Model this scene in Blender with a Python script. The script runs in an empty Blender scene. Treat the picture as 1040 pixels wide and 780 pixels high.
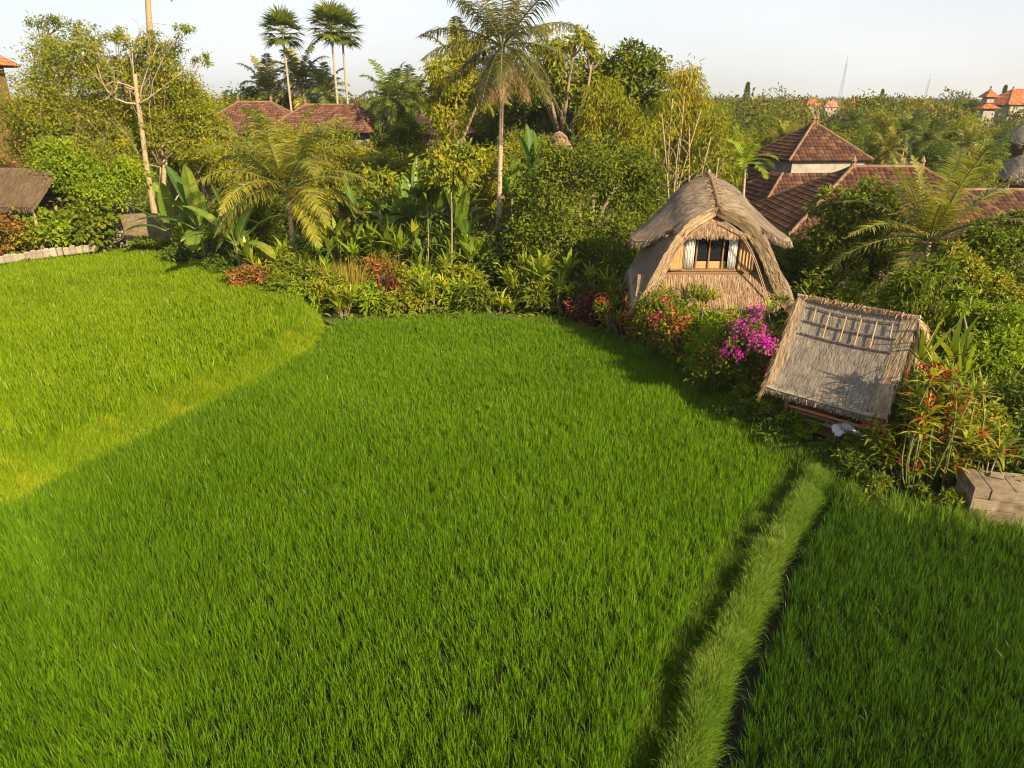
import bpy, math
import numpy as np
R = math.radians
rng = np.random.default_rng(7)
sc = bpy.context.scene
COL = sc.collection

# ------------------------------------------------------------------ camera, sky, sun, exposure
CAMZ, PITCH, F = 8.5, R(22.4), 703.0
cam = bpy.data.cameras.new('camera'); cam.sensor_width = 36; cam.lens = F / 1040 * 36
cam.clip_end = 20000; cam.clip_start = 0.1
camo = bpy.data.objects.new('camera', cam); COL.objects.link(camo)
camo.location = (0, 0, CAMZ); camo.rotation_euler = (math.pi / 2 - PITCH, 0, 0)
sc.camera = camo
SUN_EL, SUN_AZ = R(29), math.atan2(0.64, -0.77)          # azimuth clockwise from +Y: low, right and behind
sun_dir = np.array([math.sin(SUN_AZ) * math.cos(SUN_EL), math.cos(SUN_AZ) * math.cos(SUN_EL), math.sin(SUN_EL)])
w = bpy.data.worlds.new('World'); sc.world = w; w.use_nodes = True
nt = w.node_tree; bg = nt.nodes['Background']
sky = nt.nodes.new('ShaderNodeTexSky'); sky.sky_type = 'NISHITA'; sky.sun_disc = False
sky.sun_elevation = SUN_EL; sky.sun_rotation = SUN_AZ; sky.air_density = 1.0; sky.dust_density = 2.0; sky.ozone_density = 1.0
tc = nt.nodes.new('ShaderNodeTexCoord'); mp = nt.nodes.new('ShaderNodeMapping'); mp.inputs['Scale'].default_value = (1.2, 1.2, 5)
no = nt.nodes.new('ShaderNodeTexNoise'); no.inputs['Scale'].default_value = 2.2; no.inputs['Detail'].default_value = 5
rp = nt.nodes.new('ShaderNodeValToRGB'); rp.color_ramp.elements[0].position = .3; rp.color_ramp.elements[1].position = .7
rp.color_ramp.elements[0].color = (.62, .62, .62, 1); rp.color_ramp.elements[1].color = (.85, .85, .85, 1)
mx = nt.nodes.new('ShaderNodeMix'); mx.data_type = 'RGBA'; mx.inputs['B'].default_value = (6.9, 7.05, 7.3, 1)
nt.links.new(tc.outputs['Generated'], mp.inputs['Vector']); nt.links.new(mp.outputs[0], no.inputs['Vector'])
nt.links.new(no.outputs['Fac'], rp.inputs['Fac']); sx = nt.nodes.new('ShaderNodeSeparateXYZ'); nt.links.new(tc.outputs['Generated'], sx.inputs[0])
hr_ = nt.nodes.new('ShaderNodeMapRange'); hr_.inputs['From Min'].default_value = .22; hr_.inputs['From Max'].default_value = .65; hr_.inputs['To Min'].default_value = 1; hr_.inputs['To Max'].default_value = .40
nt.links.new(sx.outputs['Z'], hr_.inputs['Value'])
ml = nt.nodes.new('ShaderNodeMath'); ml.operation = 'MULTIPLY'; nt.links.new(rp.outputs['Color'], ml.inputs[0]); nt.links.new(hr_.outputs[0], ml.inputs[1])
nt.links.new(ml.outputs[0], mx.inputs['Factor'])
nt.links.new(sky.outputs[0], mx.inputs['A']); nt.links.new(mx.outputs['Result'], bg.inputs['Color'])
bg.inputs['Strength'].default_value = 0.06
sl = bpy.data.lights.new('sun', 'SUN'); sl.energy = 5.0; sl.angle = R(0.6); sl.color = (1.0, 0.80, 0.50)
so = bpy.data.objects.new('sun', sl); COL.objects.link(so)
from mathutils import Vector
so.rotation_euler = Vector(-sun_dir).to_track_quat('-Z', 'Y').to_euler()
sc.view_settings.view_transform = 'Standard'; sc.view_settings.look = 'None'
sc.view_settings.gamma = 1; sc.view_settings.use_curve_mapping = False
sc.view_settings.exposure = 1.4
sc.cycles.max_bounces = 6; sc.cycles.diffuse_bounces = 3; sc.cycles.transmission_bounces = 4; sc.cycles.transparent_max_bounces = 4
sc.cycles.use_denoising = True; sc.cycles.filter_width = 1.15; sc.cycles.sample_clamp_indirect = 4

# ------------------------------------------------------------------ survey: image rays to places on the ground
CP, SP = math.cos(PITCH), math.sin(PITCH)
def ray(px, py):
    u, v = (px - 520) / F, (390 - py) / F
    return np.array([u, CP + v * SP, -SP + v * CP])
def G(px, py, z=0.0):
    d = ray(px, py); t = (z - CAMZ) / d[2]; return np.array([0, 0, CAMZ]) + d * t
def A(px, py, Y):
    d = ray(px, py); return np.array([0, 0, CAMZ]) + d * (Y / d[1])
def mpp(p):
    return (p[1] * CP + (CAMZ - p[2]) * SP) / F            # metres per pixel at a place

# ------------------------------------------------------------------ object helpers
def tag(o, label=None, cat=None, group=None, kind=None):
    if label: o['label'] = label
    if cat: o['category'] = cat
    if group: o['group'] = group
    if kind: o['kind'] = kind
    return o
def thing(name, label, cat, loc=(0, 0, 0), rz=0.0, group=None):
    o = bpy.data.objects.new(name, None); COL.objects.link(o)
    o.location = tuple(float(x) for x in loc); o.rotation_euler = (0, 0, rz); o.empty_display_size = .3
    return tag(o, label, cat, group)
def copy_tree(o, parent=None):
    c = o.copy(); COL.objects.link(c)
    if parent is not None: c.parent = parent
    for ch in list(o.children): copy_tree(ch, c)
    return c
def nrm(a):
    return a / np.maximum(np.linalg.norm(a, axis=-1, keepdims=True), 1e-9)
class MB:
    def __init__(s, off=(0, 0, 0)):
        s.v, s.q, s.t, s.r, s.tt, s.mq, s.mt, s.n = [], [], [], [], [], [], [], 0; s.off = np.array(off, float)
    def add(s, v, quads=None, tris=None, rnd=None, t=None, mi=0):
        v = np.asarray(v, float).reshape(-1, 3); k = len(v)
        s.v.append(v - s.off)
        s.r.append(np.full(k, rng.random()) if rnd is None else np.broadcast_to(np.asarray(rnd, float), (k,)))
        s.tt.append(np.zeros(k) if t is None else np.broadcast_to(np.asarray(t, float), (k,)))
        if quads is not None and len(quads):
            q = np.asarray(quads, np.int64) + s.n; s.q.append(q); s.mq.append(np.full(len(q), mi))
        if tris is not None and len(tris):
            q = np.asarray(tris, np.int64) + s.n; s.t.append(q); s.mt.append(np.full(len(q), mi))
        s.n += k
    def build(s, name, mat, parent=None, smooth=False, loc=None):
        me = bpy.data.meshes.new(name)
        v = np.concatenate(s.v) if s.v else np.zeros((0, 3))
        q = np.concatenate(s.q) if s.q else np.zeros((0, 4), np.int64)
        t = np.concatenate(s.t) if s.t else np.zeros((0, 3), np.int64)
        me.vertices.add(len(v)); me.vertices.foreach_set('co', v.astype(np.float32).ravel())
        li = np.concatenate([q.ravel(), t.ravel()]).astype(np.int32)
        me.loops.add(len(li)); me.loops.foreach_set('vertex_index', li)
        npol = len(q) + len(t)
        ls = np.concatenate([np.arange(len(q)) * 4, len(q) * 4 + np.arange(len(t)) * 3]).astype(np.int32)
        me.polygons.add(npol); me.polygons.foreach_set('loop_start', ls)
        mi = np.concatenate(s.mq + s.mt) if (s.mq or s.mt) else np.zeros(0)
        mats = mat if isinstance(mat, (list, tuple)) else [mat]
        for m in mats: me.materials.append(m)
        me.polygons.foreach_set('material_index', mi.astype(np.int32))
        me.polygons.foreach_set('use_smooth', np.full(npol, smooth))
        a = me.attributes.new('rnd', 'FLOAT', 'POINT'); a.data.foreach_set('value', np.concatenate(s.r).astype(np.float32))
        a = me.attributes.new('along', 'FLOAT', 'POINT'); a.data.foreach_set('value', np.concatenate(s.tt).astype(np.float32))
        me.update(calc_edges=True); me.validate()
        o = bpy.data.objects.new(name, me); COL.objects.link(o)
        if parent is not None: o.parent = parent
        if loc is not None: o.location = tuple(float(x) for x in loc)
        return o

Z = np.array([0, 0, 1.0])
def strips(mb, P, D, S, L, W, droop, prof, rnd, mi=0, power=1.0):
    """tapering blades: start P, direction D, width along S, bending to the ground by droop"""
    n = len(P); k = len(prof) - 1
    L = np.broadcast_to(L, (n,))[:, None]; W = np.broadcast_to(W, (n,))[:, None]; droop = np.broadcast_to(droop, (n,))[:, None]
    pos = P.copy(); vv = []
    for i in range(k + 1):
        vv += [pos - S * W * prof[i] / 2, pos + S * W * prof[i] / 2]
        d = nrm(D - Z * droop * ((i + .5) / k) ** power); pos = pos + d * L / k
    v = np.stack(vv, 1).reshape(-1, 3); b = np.arange(n)[:, None] * (2 * (k + 1))
    q = np.concatenate([np.stack([b[:, 0] + 2 * i, b[:, 0] + 2 * i + 1, b[:, 0] + 2 * i + 3, b[:, 0] + 2 * i + 2], 1) for i in range(k)])
    tt = np.tile(np.repeat(np.linspace(0, 1, k + 1), 2), n)
    mb.add(v, q, None, np.repeat(np.broadcast_to(rnd, (n,)), 2 * (k + 1)), tt, mi)
def leaves(mb, P, D, N, L, W, rnd, mi=0, fold=.18):
    n = len(P); D = nrm(D); S = nrm(np.cross(D, N)); N = np.cross(S, D)
    L = np.broadcast_to(L, (n,))[:, None]; W = np.broadcast_to(W, (n,))[:, None]
    m = P + D * L * .45 + N * W * fold
    v = np.stack([P, m + S * W / 2, P + D * L - N * L * .12, m - S * W / 2], 1)
    v[:, 0] -= 0; b = np.arange(n) * 4
    mid = None
    tr = np.concatenate([np.stack([b, b + 1, b + 2], 1), np.stack([b, b + 2, b + 3], 1)])
    mb.add(v.reshape(-1, 3), None, tr, np.repeat(np.broadcast_to(rnd, (n,)), 4), np.tile([0, .5, 1, .5], n), mi)
def tube(mb, pts, rad, sides=7, rnd=None, mi=0, cap=True):
    pts = np.asarray(pts, float); k = len(pts); rad = np.broadcast_to(rad, (k,))
    T = nrm(np.gradient(pts, axis=0)); ref = np.array([0.31, .95, .05]) if abs(T[0][2]) > .5 else Z
    U = nrm(np.cross(T, ref)); V = np.cross(T, U)
    a = np.linspace(0, 2 * math.pi, sides, endpoint=False)
    v = pts[:, None, :] + rad[:, None, None] * (np.cos(a)[None, :, None] * U[:, None, :] + np.sin(a)[None, :, None] * V[:, None, :])
    q = []
    for i in range(k - 1):
        for j in range(sides):
            q.append((i * sides + j, i * sides + (j + 1) % sides, (i + 1) * sides + (j + 1) % sides, (i + 1) * sides + j))
    tr = []
    v = v.reshape(-1, 3); tt = np.repeat(np.linspace(0, 1, k), sides)
    if cap:
        v = np.concatenate([v, pts[:1], pts[-1:]]); tt = np.append(tt, [0, 1])
        for j in range(sides):
            tr += [(k * sides, (j + 1) % sides, j), (k * sides + 1, (k - 1) * sides + j, (k - 1) * sides + (j + 1) % sides)]
    mb.add(v, q, tr, rnd, tt, mi)
def box(mb, c, s, rz=0.0, mi=0, rnd=None, bev=.0):
    hx, hy, hz = [x / 2 for x in s]; b = min(bev, hx * .9, hy * .9, hz * .9)
    cr, sr = math.cos(rz), math.sin(rz)
    if b <= 0:
        v = np.array([(x, y, z) for z in (-hz, hz) for x, y in ((-hx, -hy), (hx, -hy), (hx, hy), (-hx, hy))])
        q = [(3, 2, 1, 0), (4, 5, 6, 7), (0, 1, 5, 4), (1, 2, 6, 5), (2, 3, 7, 6), (3, 0, 4, 7)]
    else:
        lay = [(-hz, b), (-hz + b, 0), (hz - b, 0), (hz, b)]; v = []
        for z, i in lay:
            x, y = hx - i, hy - i
            v += [(-x + b * 0, -y, z), (x, -y, z), (x, y, z), (-x, y, z)]
        v = np.array(v); q = [(3, 2, 1, 0), (12, 13, 14, 15)]
        for l in range(3):
            for j in range(4): q.append((l * 4 + j, l * 4 + (j + 1) % 4, l * 4 + 4 + (j + 1) % 4, l * 4 + 4 + j))
    w_ = v.copy(); w_[:, 0] = v[:, 0] * cr - v[:, 1] * sr; w_[:, 1] = v[:, 0] * sr + v[:, 1] * cr
    mb.add(w_ + np.asarray(c, float), q, None, rnd, None, mi)
def beam(mb, a, b, wd, ht, mi=0, rnd=None):
    """rectangular bar between two places"""
    a, b = np.asarray(a, float), np.asarray(b, float); T = nrm(b - a)
    S = nrm(np.cross(T, Z if abs(T[2]) < .95 else np.array([0, 1.0, 0]))); U = np.cross(S, T)
    v = [p + S * sx * wd / 2 + U * sy * ht / 2 for p in (a, b) for sx, sy in ((-1, -1), (1, -1), (1, 1), (-1, 1))]
    mb.add(v, [(3, 2, 1, 0), (4, 5, 6, 7), (0, 1, 5, 4), (1, 2, 6, 5), (2, 3, 7, 6), (3, 0, 4, 7)], None, rnd, None, mi)
def vnoise(x, y, s, seed=0):
    """smooth value noise, vectorised"""
    x, y = np.asarray(x) / s + 100.5, np.asarray(y) / s + 100.5
    g = np.random.default_rng(seed).random((256, 256)); i, j = np.floor(x).astype(int), np.floor(y).astype(int)
    f, h = x - i, y - j; f, h = f * f * (3 - 2 * f), h * h * (3 - 2 * h); i %= 256; j %= 256; i1, j1 = (i + 1) % 256, (j + 1) % 256
    return (g[i, j] * (1 - f) + g[i1, j] * f) * (1 - h) + (g[i, j1] * (1 - f) + g[i1, j1] * f) * h
def inside(x, y, poly):
    c = np.zeros(len(x), bool); n = len(poly)
    for i in range(n):
        (x1, y1), (x2, y2) = poly[i][:2], poly[(i + 1) % n][:2]
        m = ((y1 > y) != (y2 > y)) & (x < (x2 - x1) * (y - y1) / ((y2 - y1) if y2 != y1 else 1e-9) + x1); c ^= m
    return c
def smooth_line(pts, n=60):
    pts = np.asarray(pts, float)
    for _ in range(3):
        q = np.empty((2 * len(pts), pts.shape[1])); q[0] = pts[0]; q[-1] = pts[-1]
        q[1:-1:2] = .75 * pts[:-1] + .25 * pts[1:]; q[2::2] = .25 * pts[:-1] + .75 * pts[1:]; pts = q
    d = np.r_[0, np.cumsum(np.linalg.norm(np.diff(pts, axis=0), axis=1))]; s = np.linspace(0, d[-1], n)
    return np.stack([np.interp(s, d, pts[:, i]) for i in range(pts.shape[1])], 1)

# ------------------------------------------------------------------ materials
MATS = {}
def base_mat(name):
    m = bpy.data.materials.new(name); m.use_nodes = True; n = m.node_tree
    return m, n, n.nodes['Principled BSDF']
def ramp(n, stops):
    r = n.nodes.new('ShaderNodeValToRGB'); e = r.color_ramp.elements
    while len(e) < len(stops): e.new(.5)
    for i, (p, c) in enumerate(stops): e[i].position = p; e[i].color = (*c, 1)
    return r
def leafmat(name, stops, trans=.35, rough=.58, tip=None, spec=.16, tint=(1.25, 1.25, .6)):
    if name in MATS: return MATS[name]
    m, n, b = base_mat(name)
    a = n.nodes.new('ShaderNodeAttribute'); a.attribute_name = 'rnd'; r = ramp(n, stops); n.links.new(a.outputs['Fac'], r.inputs[0])
    c = r.outputs[0]
    if tip:
        a2 = n.nodes.new('ShaderNodeAttribute'); a2.attribute_name = 'along'
        r2 = n.nodes.new('ShaderNodeMapRange'); r2.inputs['From Min'].default_value = tip[0]; r2.inputs['From Max'].default_value = 1.05
        r2.inputs['To Max'].default_value = tip[1]
        n.links.new(a2.outputs['Fac'], r2.inputs['Value'])
        x = n.nodes.new('ShaderNodeMix'); x.data_type = 'RGBA'; x.inputs['B'].default_value = (*tip[2], 1)
        n.links.new(r2.outputs[0], x.inputs['Factor']); n.links.new(c, x.inputs['A']); c = x.outputs['Result']
    n.links.new(c, b.inputs['Base Color']); b.inputs['Roughness'].default_value = rough; b.inputs['Specular IOR Level'].default_value = spec
    t = n.nodes.new('ShaderNodeBsdfTranslucent'); mul = n.nodes.new('ShaderNodeMix'); mul.data_type = 'RGBA'; mul.blend_type = 'MULTIPLY'
    mul.inputs['Factor'].default_value = 1; mul.inputs['B'].default_value = (*tint, 1); mul.clamp_result = False
    n.links.new(c, mul.inputs['A']); n.links.new(mul.outputs['Result'], t.inputs['Color'])
    mixs = n.nodes.new('ShaderNodeMixShader'); mixs.inputs[0].default_value = trans
    n.links.new(b.outputs[0], mixs.inputs[1]); n.links.new(t.outputs[0], mixs.inputs[2])
    n.links.new(mixs.outputs[0], n.nodes['Material Output'].inputs['Surface'])
    MATS[name] = m; return m
def plain(name, stops, rough=.8, scale=6.0, stretch=(1, 1, 1), bump=.3, attr=0.0, coord='Object', spec=.3, detail=6, bscale=None, metal=0):
    """noise-mottled solid; attr mixes in the per-piece random value"""
    if name in MATS: return MATS[name]
    m, n, b = base_mat(name)
    tc = n.nodes.new('ShaderNodeTexCoord'); mp = n.nodes.new('ShaderNodeMapping'); mp.inputs['Scale'].default_value = stretch
    n.links.new(tc.outputs[coord], mp.inputs[0])
    t = n.nodes.new('ShaderNodeTexNoise'); t.inputs['Scale'].default_value = scale; t.inputs['Detail'].default_value = detail; t.inputs['Roughness'].default_value = .65
    n.links.new(mp.outputs[0], t.inputs['Vector'])
    f = n.nodes.new('ShaderNodeMapRange'); f.inputs['From Min'].default_value = .3; f.inputs['From Max'].default_value = .7
    n.links.new(t.outputs['Fac'], f.inputs['Value']); fac = f.outputs[0]
    if attr:
        a = n.nodes.new('ShaderNodeAttribute'); a.attribute_name = 'rnd'
        x = n.nodes.new('ShaderNodeMix'); x.inputs[0].default_value = attr
        n.links.new(fac, x.inputs[2]); n.links.new(a.outputs['Fac'], x.inputs[3]); fac = x.outputs[0]
    r = ramp(n, stops); n.links.new(fac, r.inputs[0]); n.links.new(r.outputs[0], b.inputs['Base Color'])
    b.inputs['Roughness'].default_value = rough; b.inputs['Specular IOR Level'].default_value = spec; b.inputs['Metallic'].default_value = metal
    if bump:
        bp = n.nodes.new('ShaderNodeBump'); bp.inputs['Strength'].default_value = bump; bp.inputs['Distance'].default_value = .03
        n.links.new(t.outputs['Fac'], bp.inputs['Height']); n.links.new(bp.outputs[0], b.inputs['Normal'])
    MATS[name] = m; return m

L_RICE = leafmat('rice_leaf', [(0, (0.034, 0.098, 0.003)), (.45, (0.075, 0.188, 0.005)), (1, (0.152, 0.284, 0.008))], .42, .36, (.55, .35, (0.267, 0.340, 0.015)), spec=.25)
L_RICE2 = leafmat('pale_rice_leaf', [(0, (0.067, 0.137, 0.002)), (.5, (0.133, 0.236, 0.004)), (1, (0.206, 0.308, 0.006))], .42, .36, (.6, .3, (0.337, 0.330, 0.012)), spec=.25)
L_RICE3 = leafmat('shaded_rice_leaf', [(0, (0.017, 0.051, 0.005)), (.45, (0.032, 0.096, 0.006)), (1, (0.066, 0.151, 0.009))], .40, .36, (.6, .3, (0.144, 0.184, 0.017)), spec=.25)  # darker copy of the rice leaf: tree shade put into the colour
L_BANK = leafmat('bank_grass_leaf', [(0, (0.112, 0.204, 0.004)), (.5, (0.193, 0.296, 0.006)), (.88, (0.264, 0.316, 0.008)), (1, (0.365, 0.296, 0.040))], .4, .6, (.6, .25, (0.304, 0.326, 0.020)))
L_BUND = leafmat('bund_grass_leaf', [(0, (.045, .14, .004)), (.5, (.095, .225, .006)), (.85, (.165, .27, .012)), (1, (.33, .30, .09))], .4, .6, (.7, .5, (.38, .36, .12)))
L_DITCH = leafmat('ditch_grass_leaf', [(0, (0.054, 0.119, 0.010)), (1, (0.162, 0.255, 0.018))], .35)
L_YEL = leafmat('yellow_green_leaf', [(0, (0.076, 0.116, 0.007)), (.5, (0.177, 0.205, 0.013)), (.85, (0.321, 0.281, 0.020)), (1, (0.474, 0.281, 0.037))], .35)
L_GRN = leafmat('green_leaf', [(0, (0.043, 0.076, 0.006)), (.5, (0.105, 0.146, 0.009)), (1, (0.218, 0.219, 0.014))], .35)
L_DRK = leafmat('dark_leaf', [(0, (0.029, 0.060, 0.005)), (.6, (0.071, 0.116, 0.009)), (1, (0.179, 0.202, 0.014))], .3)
L_BRI = leafmat('bright_leaf', [(0, (0.076, 0.139, 0.006)), (.5, (0.171, 0.248, 0.009)), (1, (0.323, 0.364, 0.016))], .4)
L_BAM = leafmat('bamboo_leaf', [(0, (0.092, 0.132, 0.006)), (.5, (0.229, 0.241, 0.009)), (.85, (0.352, 0.295, 0.016)), (1, (0.490, 0.280, 0.025))], .4)
L_PALM = leafmat('palm_leaf', [(0, (0.042, 0.054, 0.012)), (.6, (0.101, 0.098, 0.020)), (1, (0.202, 0.151, 0.036))], .3, .4, spec=.25)
L_PALM2 = leafmat('green_palm_leaf', [(0, (.05, .085, .012)), (.6, (.115, .150, .020)), (1, (.23, .22, .035))], .3, .4, spec=.25)
L_PYEL = leafmat('yellow_palm_leaf', [(0, (0.084, 0.103, 0.012)), (.6, (0.193, 0.196, 0.021)), (1, (0.361, 0.287, 0.036))], .35, .4, (.7, .4, (0.409, 0.253, 0.059)), spec=.25)
L_BAN = leafmat('banana_leaf', [(0, (0.049, 0.106, 0.014)), (.6, (0.112, 0.188, 0.021)), (1, (0.280, 0.300, 0.036))], .4, .4, (.85, .5, (0.364, 0.250, 0.071)), spec=.25)
L_STRAP = leafmat('strap_leaf', [(0, (0.069, 0.112, 0.009)), (.5, (0.182, 0.238, 0.012)), (1, (0.455, 0.403, 0.032))], .35, .4, spec=.25)
L_ORA = leafmat('orange_leaf', [(0, (.06, .07, .015)), (.4, (.16, .10, .02)), (.75, (.32, .12, .03)), (1, (.40, .18, .06))], .3)
L_RED = leafmat('dark_red_leaf', [(0, (.030, .045, .012)), (.4, (.10, .035, .02)), (1, (.22, .04, .03))], .3)
L_GRASSY = leafmat('yellow_reed_leaf', [(0, (.13, .13, .012)), (.6, (.28, .24, .025)), (1, (.38, .28, .07))], .35)
L_DRY = leafmat('dry_leaf', [(0, (.14, .09, .045)), (.6, (.30, .20, .10)), (1, (.42, .30, .16))], .25, .7, tint=(1.1, 1, .8))
L_FAR = leafmat('far_leaf', [(0, (0.057, 0.072, 0.012)), (.5, (0.114, 0.123, 0.016)), (.85, (0.209, 0.175, 0.025)), (1, (0.342, 0.219, 0.032))], .3)
B_MAG = leafmat('magenta_bract', [(0, (.32, .010, .22)), (1, (.66, .03, .50))], .35, .6, tint=(1.1, 1, 1.1))
B_ORA = leafmat('orange_bract', [(0, (.40, .07, .03)), (1, (.62, .18, .07))], .35, .6, tint=(1.1, 1, 1))
B_PINK = leafmat('pink_bract', [(0, (.50, .04, .10)), (1, (.70, .12, .22))], .35, .6, tint=(1.1, 1, 1))
B_RED = leafmat('red_bract', [(0, (.18, .008, .010)), (1, (.46, .03, .025))], .3, .5, tint=(1.1, 1, 1))
BARK = plain('grey_brown_bark', [(0, (.10, .075, .05)), (1, (.28, .21, .14))], .9, 5, (3, 3, .6), .6)
PALEBARK = plain('pale_bark', [(0, (.17, .13, .08)), (1, (.36, .28, .18))], .85, 6, (2, 2, 1.5), .4)
PALMBARK = plain('palm_bark', [(0, (.20, .15, .11)), (1, (.42, .33, .24))], .9, 3, (1, 1, 6), .6)
GREENSTEM = plain('green_stem', [(0, (.06, .09, .02)), (1, (.16, .17, .05))], .7, 4, (1, 1, .5), .2)
THATCH_B = plain('dark_brown_thatch', [(0, (.06, .042, .028)), (1, (.17, .12, .075))], .95, 9, (1, 1, 1), .7, .55)
THATCH = plain('weathered_thatch', [(0, (.10, .075, .060)), (.5, (.21, .165, .13)), (1, (.34, .27, .20))], .95, 9, (1, 1, 1), .7, .55)
THATCH_G = plain('golden_thatch', [(0, (.16, .10, .05)), (.5, (.32, .22, .11)), (1, (.46, .34, .19))], .95, 9, (1, 1, 1), .7, .55)
THATCH_P = plain('grey_thatch', [(0, (.12, .10, .085)), (.5, (.23, .195, .16)), (1, (.36, .30, .23))], .95, 9, (1, 1, 1), .7, .6)
BAMBOO_D = plain('dark_bamboo_pole', [(0, (.07, .055, .05)), (1, (.16, .13, .11))], .7, 8, (1, 1, 1), .2)
BAMBOO_T = plain('tan_bamboo_pole', [(0, (.20, .14, .08)), (1, (.36, .27, .17))], .7, 8, (1, 1, 1), .2)
BAMBOO_L = plain('pale_bamboo_pole', [(0, (.30, .25, .18)), (1, (.52, .45, .34))], .6, 8, (1, 1, 1), .2)
WOOD = plain('brown_timber', [(0, (.10, .055, .025)), (1, (.25, .14, .06))], .6, 4, (8, 8, .8), .25)
WOOD_L = plain('honey_timber', [(0, (.26, .15, .06)), (1, (.44, .28, .13))], .55, 4, (8, 8, .8), .2)
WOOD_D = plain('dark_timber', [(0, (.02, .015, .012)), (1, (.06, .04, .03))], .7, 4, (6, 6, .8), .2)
CURTAIN = plain('white_curtain', [(0, (.72, .70, .66)), (1, (.82, .80, .77))], .9, 8, (4, 4, 1), .1)
DARK = plain('dark_interior', [(0, (.008, .008, .008)), (1, (.02, .018, .015))], .9, 3, (1, 1, 1), 0)
WHITE = plain('white_cloth', [(0, (.66, .67, .68)), (1, (.80, .80, .80))], .8, 5, (1, 1, 1), .3)
CONC = plain('weathered_concrete', [(0, (.045, .036, .024)), (.45, (.15, .115, .075)), (.8, (.23, .18, .125)), (1, (.32, .28, .23))], .9, 4.5, (1, 1, 1.6), .6, .35, detail=10)
STONE = plain('pale_stone', [(0, (.16, .13, .10)), (1, (.36, .31, .25))], .9, 8, (1, 1, 1), .5, .4)
PLASTER = plain('plaster_wall', [(0, (.18, .165, .14)), (1, (.34, .31, .27))], .9, 2, (1, 1, 1), .2)
MUD = plain('wet_soil', [(0, (.012, .012, .006)), (1, (.036, .034, .016))], .9, 1.5, (1, 1, 1), .5)
TURF = plain('turf_soil', [(0, (.03, .045, .009)), (1, (.075, .085, .018))], .95, 2.5, (1, 1, 1), .6)
TILE = leafmat('brown_roof_tile', [(0, (0.037, 0.018, 0.011)), (.6, (0.077, 0.033, 0.019)), (.9, (0.114, 0.048, 0.024)), (1, (0.161, 0.085, 0.044))], 0, .75, spec=.25)
TILE_R = leafmat('red_brown_roof_tile', [(0, (0.060, 0.028, 0.019)), (.6, (0.114, 0.052, 0.034)), (1, (0.181, 0.098, 0.065))], 0, .75, spec=.2)
TILE_O = leafmat('orange_roof_tile', [(0, (.24, .08, .035)), (.7, (.40, .14, .06)), (1, (.50, .20, .09))], 0, .75, spec=.25)
TILE_P = leafmat('pinkish_roof_tile', [(0, (.22, .10, .075)), (.7, (.34, .17, .12)), (1, (.42, .24, .17))], 0, .75, spec=.25)
CAP = plain('ridge_tile', [(0, (.10, .055, .036)), (1, (.22, .13, .08))], .8, 3, (1, 1, 1), .3)
STEEL = plain('galvanised_steel', [(0, (.22, .23, .25)), (1, (.34, .35, .36))], .5, 5, (1, 1, 1), 0, metal=.3)
TIN = plain('pale_blue_sheet', [(0, (.36, .42, .48)), (1, (.55, .60, .64))], .5, 3, (1, 1, 1), .05)
def glass_mat():
    m, n, b = base_mat('window_glass'); b.inputs['Base Color'].default_value = (.02, .025, .03, 1)
    b.inputs['Roughness'].default_value = .05; b.inputs['Alpha'].default_value = .35; b.inputs['Specular IOR Level'].default_value = .6
    return m
GLASS = glass_mat()
def matting():
    """woven bamboo wall panels: small basket weave"""
    m, n, b = base_mat('woven_matting')
    tc = n.nodes.new('ShaderNodeTexCoord'); mp = n.nodes.new('ShaderNodeMapping'); n.links.new(tc.outputs['Object'], mp.inputs[0])
    mp.inputs['Rotation'].default_value = (math.pi / 2, 0, 0); mp.inputs['Scale'].default_value = (16, 16, 16)
    ch = n.nodes.new('ShaderNodeTexChecker'); ch.inputs['Scale'].default_value = 1; n.links.new(mp.outputs[0], ch.inputs[0])
    no = n.nodes.new('ShaderNodeTexNoise'); no.inputs['Scale'].default_value = 1.6; no.inputs['Detail'].default_value = 7; n.links.new(tc.outputs['Object'], no.inputs[0])
    r = ramp(n, [(.3, (.20, .115, .06)), (.55, (.34, .20, .11)), (.75, (.44, .29, .17))]); n.links.new(no.outputs[0], r.inputs[0])
    x = n.nodes.new('ShaderNodeMix'); x.data_type = 'RGBA'; x.blend_type = 'MULTIPLY'; x.inputs['B'].default_value = (.8, .78, .75, 1)
    n.links.new(ch.outputs['Fac'], x.inputs['Factor']); n.links.new(r.outputs[0], x.inputs['A']); n.links.new(x.outputs['Result'], b.inputs['Base Color'])
    bp = n.nodes.new('ShaderNodeBump'); bp.inputs['Strength'].default_value = .5; bp.inputs['Distance'].default_value = .02
    n.links.new(ch.outputs['Fac'], bp.inputs['Height']); n.links.new(bp.outputs[0], b.inputs['Normal']); b.inputs['Roughness'].default_value = .8
    return m
MATTING = matting()

# ------------------------------------------------------------------ ground, terraces, banks
mb = MB(); a = 2800
gx = np.array([-a, -800, -120, -60, 0, 60, 120, 800, a]); gy = np.array([-a, -500, -60, 0, 40, 80, 160, 800, a])
X, Y = np.meshgrid(gx, gy); n = len(gx)
mb.add(np.stack([X.ravel(), Y.ravel(), np.full(X.size, -.12)], 1), [(j * n + i, j * n + i + 1, j * n + i + n + 1, j * n + i + n) for j in range(n - 1) for i in range(n - 1)])
tag(mb.build('ground', MUD), kind='structure')

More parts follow.
